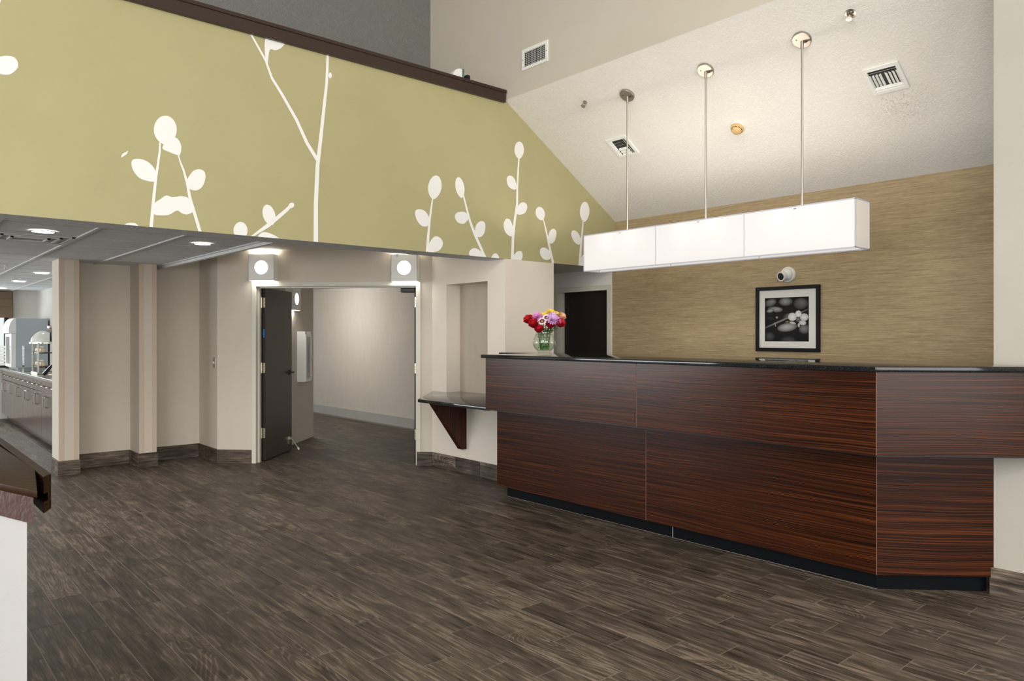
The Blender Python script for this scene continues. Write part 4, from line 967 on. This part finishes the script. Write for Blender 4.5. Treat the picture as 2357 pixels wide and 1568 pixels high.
wt = G().cbox((-15.70, CY-0.025, 0.868), (-10.2, 2.298, 0.905), 0.004).build('breakfast_worktop', 'ctop'); tag(wt, 'long polished grey worktop along the breakfast cabinets', 'worktop')
# display cooler
fr = empty('display_cooler', (-14.85, 1.80, 0.905)); tag(fr, 'grey countertop display cooler with a curved header and glass door', 'cooler')
M['coolgrey'] = plain('blue_grey_metal', '#a3abaf', 0.4); M['coolwhite'] = plain('white_enamel', '#d9dbd8', 0.35)
G().box((-0.35, 0.02, 0.03), (0.35, 0.47, 0.845)).box((-0.32, 0.05, 0), (0.32, 0.44, 0.03)).build('casing', 'coolgrey', fr, world=False)
n_ = 8; pr = [(0.02, 0.60), (0.02, 0.845)] + [(0.02 - 0.10*math.sin(PI/2*i/n_), 0.63 + 0.215*math.cos(PI/2*i/n_)) for i in range(1, n_+1)] + [(-0.08, 0.60)]
G().extr([(-0.35, y, z) for y, z in pr], (0.70, 0, 0)).build('curved_header', 'coolwhite', fr, world=False)
g = G()
for lo, hi in (((-0.35, 0.04), (-0.30, 0.59)), ((0.30, 0.04), (0.35, 0.59)), ((-0.30, 0.04), (0.30, 0.09)), ((-0.30, 0.54), (0.30, 0.59))): g.box((lo[0], -0.045, lo[1]), (hi[0], 0.018, hi[1]))
gd = g.build('glass_door', 'coolwhite', fr, world=False); G().box((-0.30, -0.02, 0.09), (0.30, -0.012, 0.54)).build('pane', 'glass', gd, world=False)
# domed pastry stand
PS = Vector((-12.75, 2.02, 0.905)); ps = empty('pastry_stand', PS); tag(ps, 'two-tier pastry stand with chrome posts and a clear dome', 'pastry stand')
for z in (0.10, 0.30):
    G().box((-0.25, -0.17, z), (0.25, 0.17, z+0.012)).build('tray', 'black', ps, world=False)
for x in (-0.25, 0.25):
    for y in (-0.18, 0.18): G().tube([(x, y, 0), (x, y, 0.46)], 0.012, 8).build('post', 'steel', ps, world=False)
G().cbox((-0.27, -0.2, 0), (0.27, 0.2, 0.03), 0.005).build('base', 'steel', ps, world=False)
M['clearp'] = glass('clear_acrylic', (0.95, 0.97, 0.97), 0.02, 1.2)
dm = G().lathe([(0.24, 0.46), (0.24, 0.49)] + [(0.235*math.cos(PI/2*i/8), 0.49 + 0.16*math.sin(PI/2*i/8)) for i in range(1, 9)], 28).build('dome', 'clearp', ps, world=False, smooth=True)
G().lathe([(0.26, 0.44), (0.26, 0.465), (0.0, 0.465)], 28).build('dome_plate', 'steel', ps, world=False)
G().lathe([(0.012, 0.645), (0.035, 0.67), (0.035, 0.70), (0, 0.71)], 16).build('dome_knob', 'steel', ps, world=False, smooth=True)
M['bread'] = plain('wrapped_pastry', '#cdb9a0', 0.35)
pg = G()
for i in range(10): a = PI*i/9; pg.add([(0, 0, 0)], [])
pt0 = None; k = 0
for z in (0.112, 0.312):
    for i in range(7):
        if pt0 is None:
            pt0 = empty('wrapped_pastry', (0, 0, 0)); G().lathe([(0.0, 0.0), (0.026, 0.004), (0.036, 0.03), (0.03, 0.06), (0.0, 0.075)], 12).build('roll', 'bread', pt0, world=False, smooth=True); G().tube([(0, 0, 0.07), (0.006, 0, 0.095)], [0.004, 0.012], 6).build('wrapper_twist', 'white_p', pt0, world=False); o = pt0
        else: o = copy_tree(pt0)
        o.location = PS + Vector((-0.225 + 0.075*i, -0.12, z)); tag(o, 'wrapped pastry in the row on the lower tier of the stand' if z < 0.2 else 'wrapped pastry in the row on the upper tier of the stand', 'pastry', 'lower tier pastries' if z < 0.2 else 'upper tier pastries')
bx = empty('acrylic_bin', (-13.75, 1.92, 0.905)); tag(bx, 'clear square acrylic bin beside the display cooler', 'container')
g = G()
for lo, hi in (((-0.1, -0.1), (0.1, -0.094)), ((-0.1, 0.094), (0.1, 0.1)), ((-0.1, -0.094), (-0.094, 0.094)), ((0.094, -0.094), (0.1, 0.094))): g.box(lo + (0.006,), hi + (0.40,))
g.box((-0.1, -0.1, 0), (0.1, 0.1, 0.006)); g.build('bin_walls', 'clearp', bx, world=False)
tn = empty('serving_tongs', (-11.80, 1.86, 0.914)); tag(tn, 'black serving tongs leaning across a white dish', 'tongs')
G().tube([(-0.16, -0.03, 0.02), (0.0, 0.0, 0.10), (0.14, 0.03, 0.17)], [0.028, 0.022, 0.012], 8).build('handle', 'black', tn, world=False)
G().tube([(0.14, 0.03, 0.17), (0.22, 0.05, 0.21)], 0.012, 8).build('grip_tip', 'steel', tn, world=False)
ds = empty('white_dish', (-11.55, 2.0, 0.905)); tag(ds, 'white serving dish with a flat rim on the worktop', 'dish')
G().lathe([(0.0, 0.0), (0.10, 0.0), (0.16, 0.03), (0.19, 0.035), (0.19, 0.04), (0.155, 0.036), (0.09, 0.008), (0, 0.008)], 28).build('bowl', 'white_p', ds, world=False, smooth=True)
jg = empty('coffee_jug', (-11.25, 2.15, 0.905)); tag(jg, 'white insulated coffee jug beside the pilaster', 'jug')
G().lathe([(0.0, 0.0), (0.075, 0.0), (0.08, 0.03), (0.075, 0.20), (0.055, 0.26), (0.055, 0.29), (0, 0.30)], 24).build('jug_body', 'white_p', jg, world=False, smooth=True)
G().lathe([(0.05, 0.29), (0.05, 0.33), (0.02, 0.35), (0, 0.35)], 20).build('lid', 'white_m', jg, world=False, smooth=True)
G().tube([(0.05, -0.05, 0.25), (0.10, -0.09, 0.23), (0.10, -0.09, 0.10), (0.05, -0.055, 0.07)], 0.012, 8).build('handle', 'white_m', jg, world=False, smooth=True)
# window of the breakfast room with shade
w1 = empty('window_3', (WX, -0.6, 0.9)); struct(w1, 'dark framed breakfast room window')
g = G(); g.box((-0.08, 0, 0), (0.02, 0.06, 1.1)); g.box((-0.08, 2.40, 0), (0.02, 2.46, 1.1)); g.box((-0.08, 0, 0), (0.02, 2.46, 0.05)); g.box((-0.08, 0, 1.05), (0.02, 2.46, 1.1)); g.box((-0.06, 1.2, 0), (0.0, 1.25, 1.1)); g.build('window_frame', 'black', w1, world=False)
G().box((-0.05, 0.05, 0.05), (-0.045, 2.41, 1.05)).build('pane', 'glass', w1, world=False)
rs = empty('roman_shade', (WX+0.03, 0.9, 1.78)); tag(rs, 'brown fabric roman shade pulled up over the breakfast window', 'window shade')
M['shadebrown'] = plain('brown_shade_fabric', '#6d5b49', 0.9)
for i, (z0, z1, d) in enumerate(((0.0, 0.20, 0.07), (0.16, 0.34, 0.06), (0.30, 0.47, 0.05))): G().cbox((-0.01, -1.6, z0), (d, 1.02, z1), 0.015).build('fold', 'shadebrown', rs, world=False)
vb = empty('window_blind', (WX+0.03, 0.6, 0.94)); tag(vb, 'white slatted blind over the lower part of the breakfast window', 'blind')
sl0 = None
for i in range(6):
    if sl0 is None: sl0 = G().box((0, -1.1, 0), (0.006, 1.22, 0.045)).build('slat', 'white_m', vb, world=False); o = sl0
    else: o = sl0.copy(); COL.objects.link(o); o.parent = vb
    o.location = (0, 0, 0.06*i)

# ------------------------------------------------------------------ low wall with wood rail in the foreground
ZCAP = 1.05
pw = empty('wall_stair', (-2.6, 0.3, 0)); struct(pw, 'white low stair wall with dark wood cap')
A_ = on_z(86, 1131, ZCAP); B_ = on_z(81, 1079, ZCAP); C_ = on_z(0, 1027, ZCAP); D_ = on_z(0, 1113, ZCAP)
ext = (D_-A_).normalized(); E_ = A_ + ext*0.55; C2 = C_ + (C_-B_).normalized()*0.6; F_ = C2 + Vector((0, -0.75, 0))
pl = lambda P: [(p.x, p.y) for p in P]
cpb = G().prism(pl([A_, B_, C2, F_, E_]), ZCAP-0.019, ZCAP)
bmt = bmesh.new(); me_ = bpy.data.meshes.new('t'); me_.from_pydata(cpb.v, [], cpb.f); bmt.from_mesh(me_)
bmesh.ops.recalc_face_normals(bmt, faces=bmt.faces); bmesh.ops.bevel(bmt, geom=list(bmt.edges), offset=0.003, segments=2, affect='EDGES', profile=0.5)
G().bm(bmt).build('cap_board', 'beam2', pw, smooth=True)
nb = Vector((ext.y, -ext.x, 0));
if nb.dot(B_-A_) < 0: nb = -nb
A2 = on_z(77, 1146, ZCAP-0.019); A3 = on_z(62, 1201, ZCAP-0.089); E2 = A2 + ext*0.5; E3 = A3 + ext*0.45
G().prism(pl([A2, B_ + ext*0.012, C2 + ext*0.012, F_, E2]), ZCAP-0.089, ZCAP-0.019).build('fascia_board', 'beam3', pw)
G().prism(pl([A3, C2 + ext*0.12, F_, E3]), 0, ZCAP-0.089).build('wall_body', 'stairpaint', pw)
hr = empty('stair_handrail', on_z(110, 1094, ZCAP)); tag(hr, 'dark brown grooved wood handrail beside the white stair wall', 'handrail')
q0 = on_z(102, 1097, ZCAP); q1 = on_z(118, 1090, ZCAP); rd = Vector((-1, -0.008, 0)); hgt = 0.109
q0.y = 0.384; 
dx = q1-q0
def sec(t, z): p = q0 + dx*t; p.z = ZCAP - hgt + z*hgt; return p
pr = [sec(0, 0), sec(0, 0.30), sec(0.55, 0.30), sec(0.55, 0.52), sec(0, 0.52), sec(0, 1.0), sec(1, 1.0), sec(1, 0.04)]
rg = G().extr(pr, rd*3.2)
bmt = bmesh.new(); me_ = bpy.data.meshes.new('t'); me_.from_pydata(rg.v, [], rg.f); bmt.from_mesh(me_)
bmesh.ops.recalc_face_normals(bmt, faces=bmt.faces); bmesh.ops.bevel(bmt, geom=list(bmt.edges), offset=0.0022, segments=2, affect='EDGES', profile=0.5)
G().bm(bmt).build('grooved_board', 'beam2', hr)
g = G()
for t in (0.5, 1.9): p = q0 + rd*t; g.box((p.x-0.03, 0.33, ZCAP-0.07), (p.x+0.03, p.y+0.004, ZCAP-0.04))
g.build('bracket', 'beam2', hr)
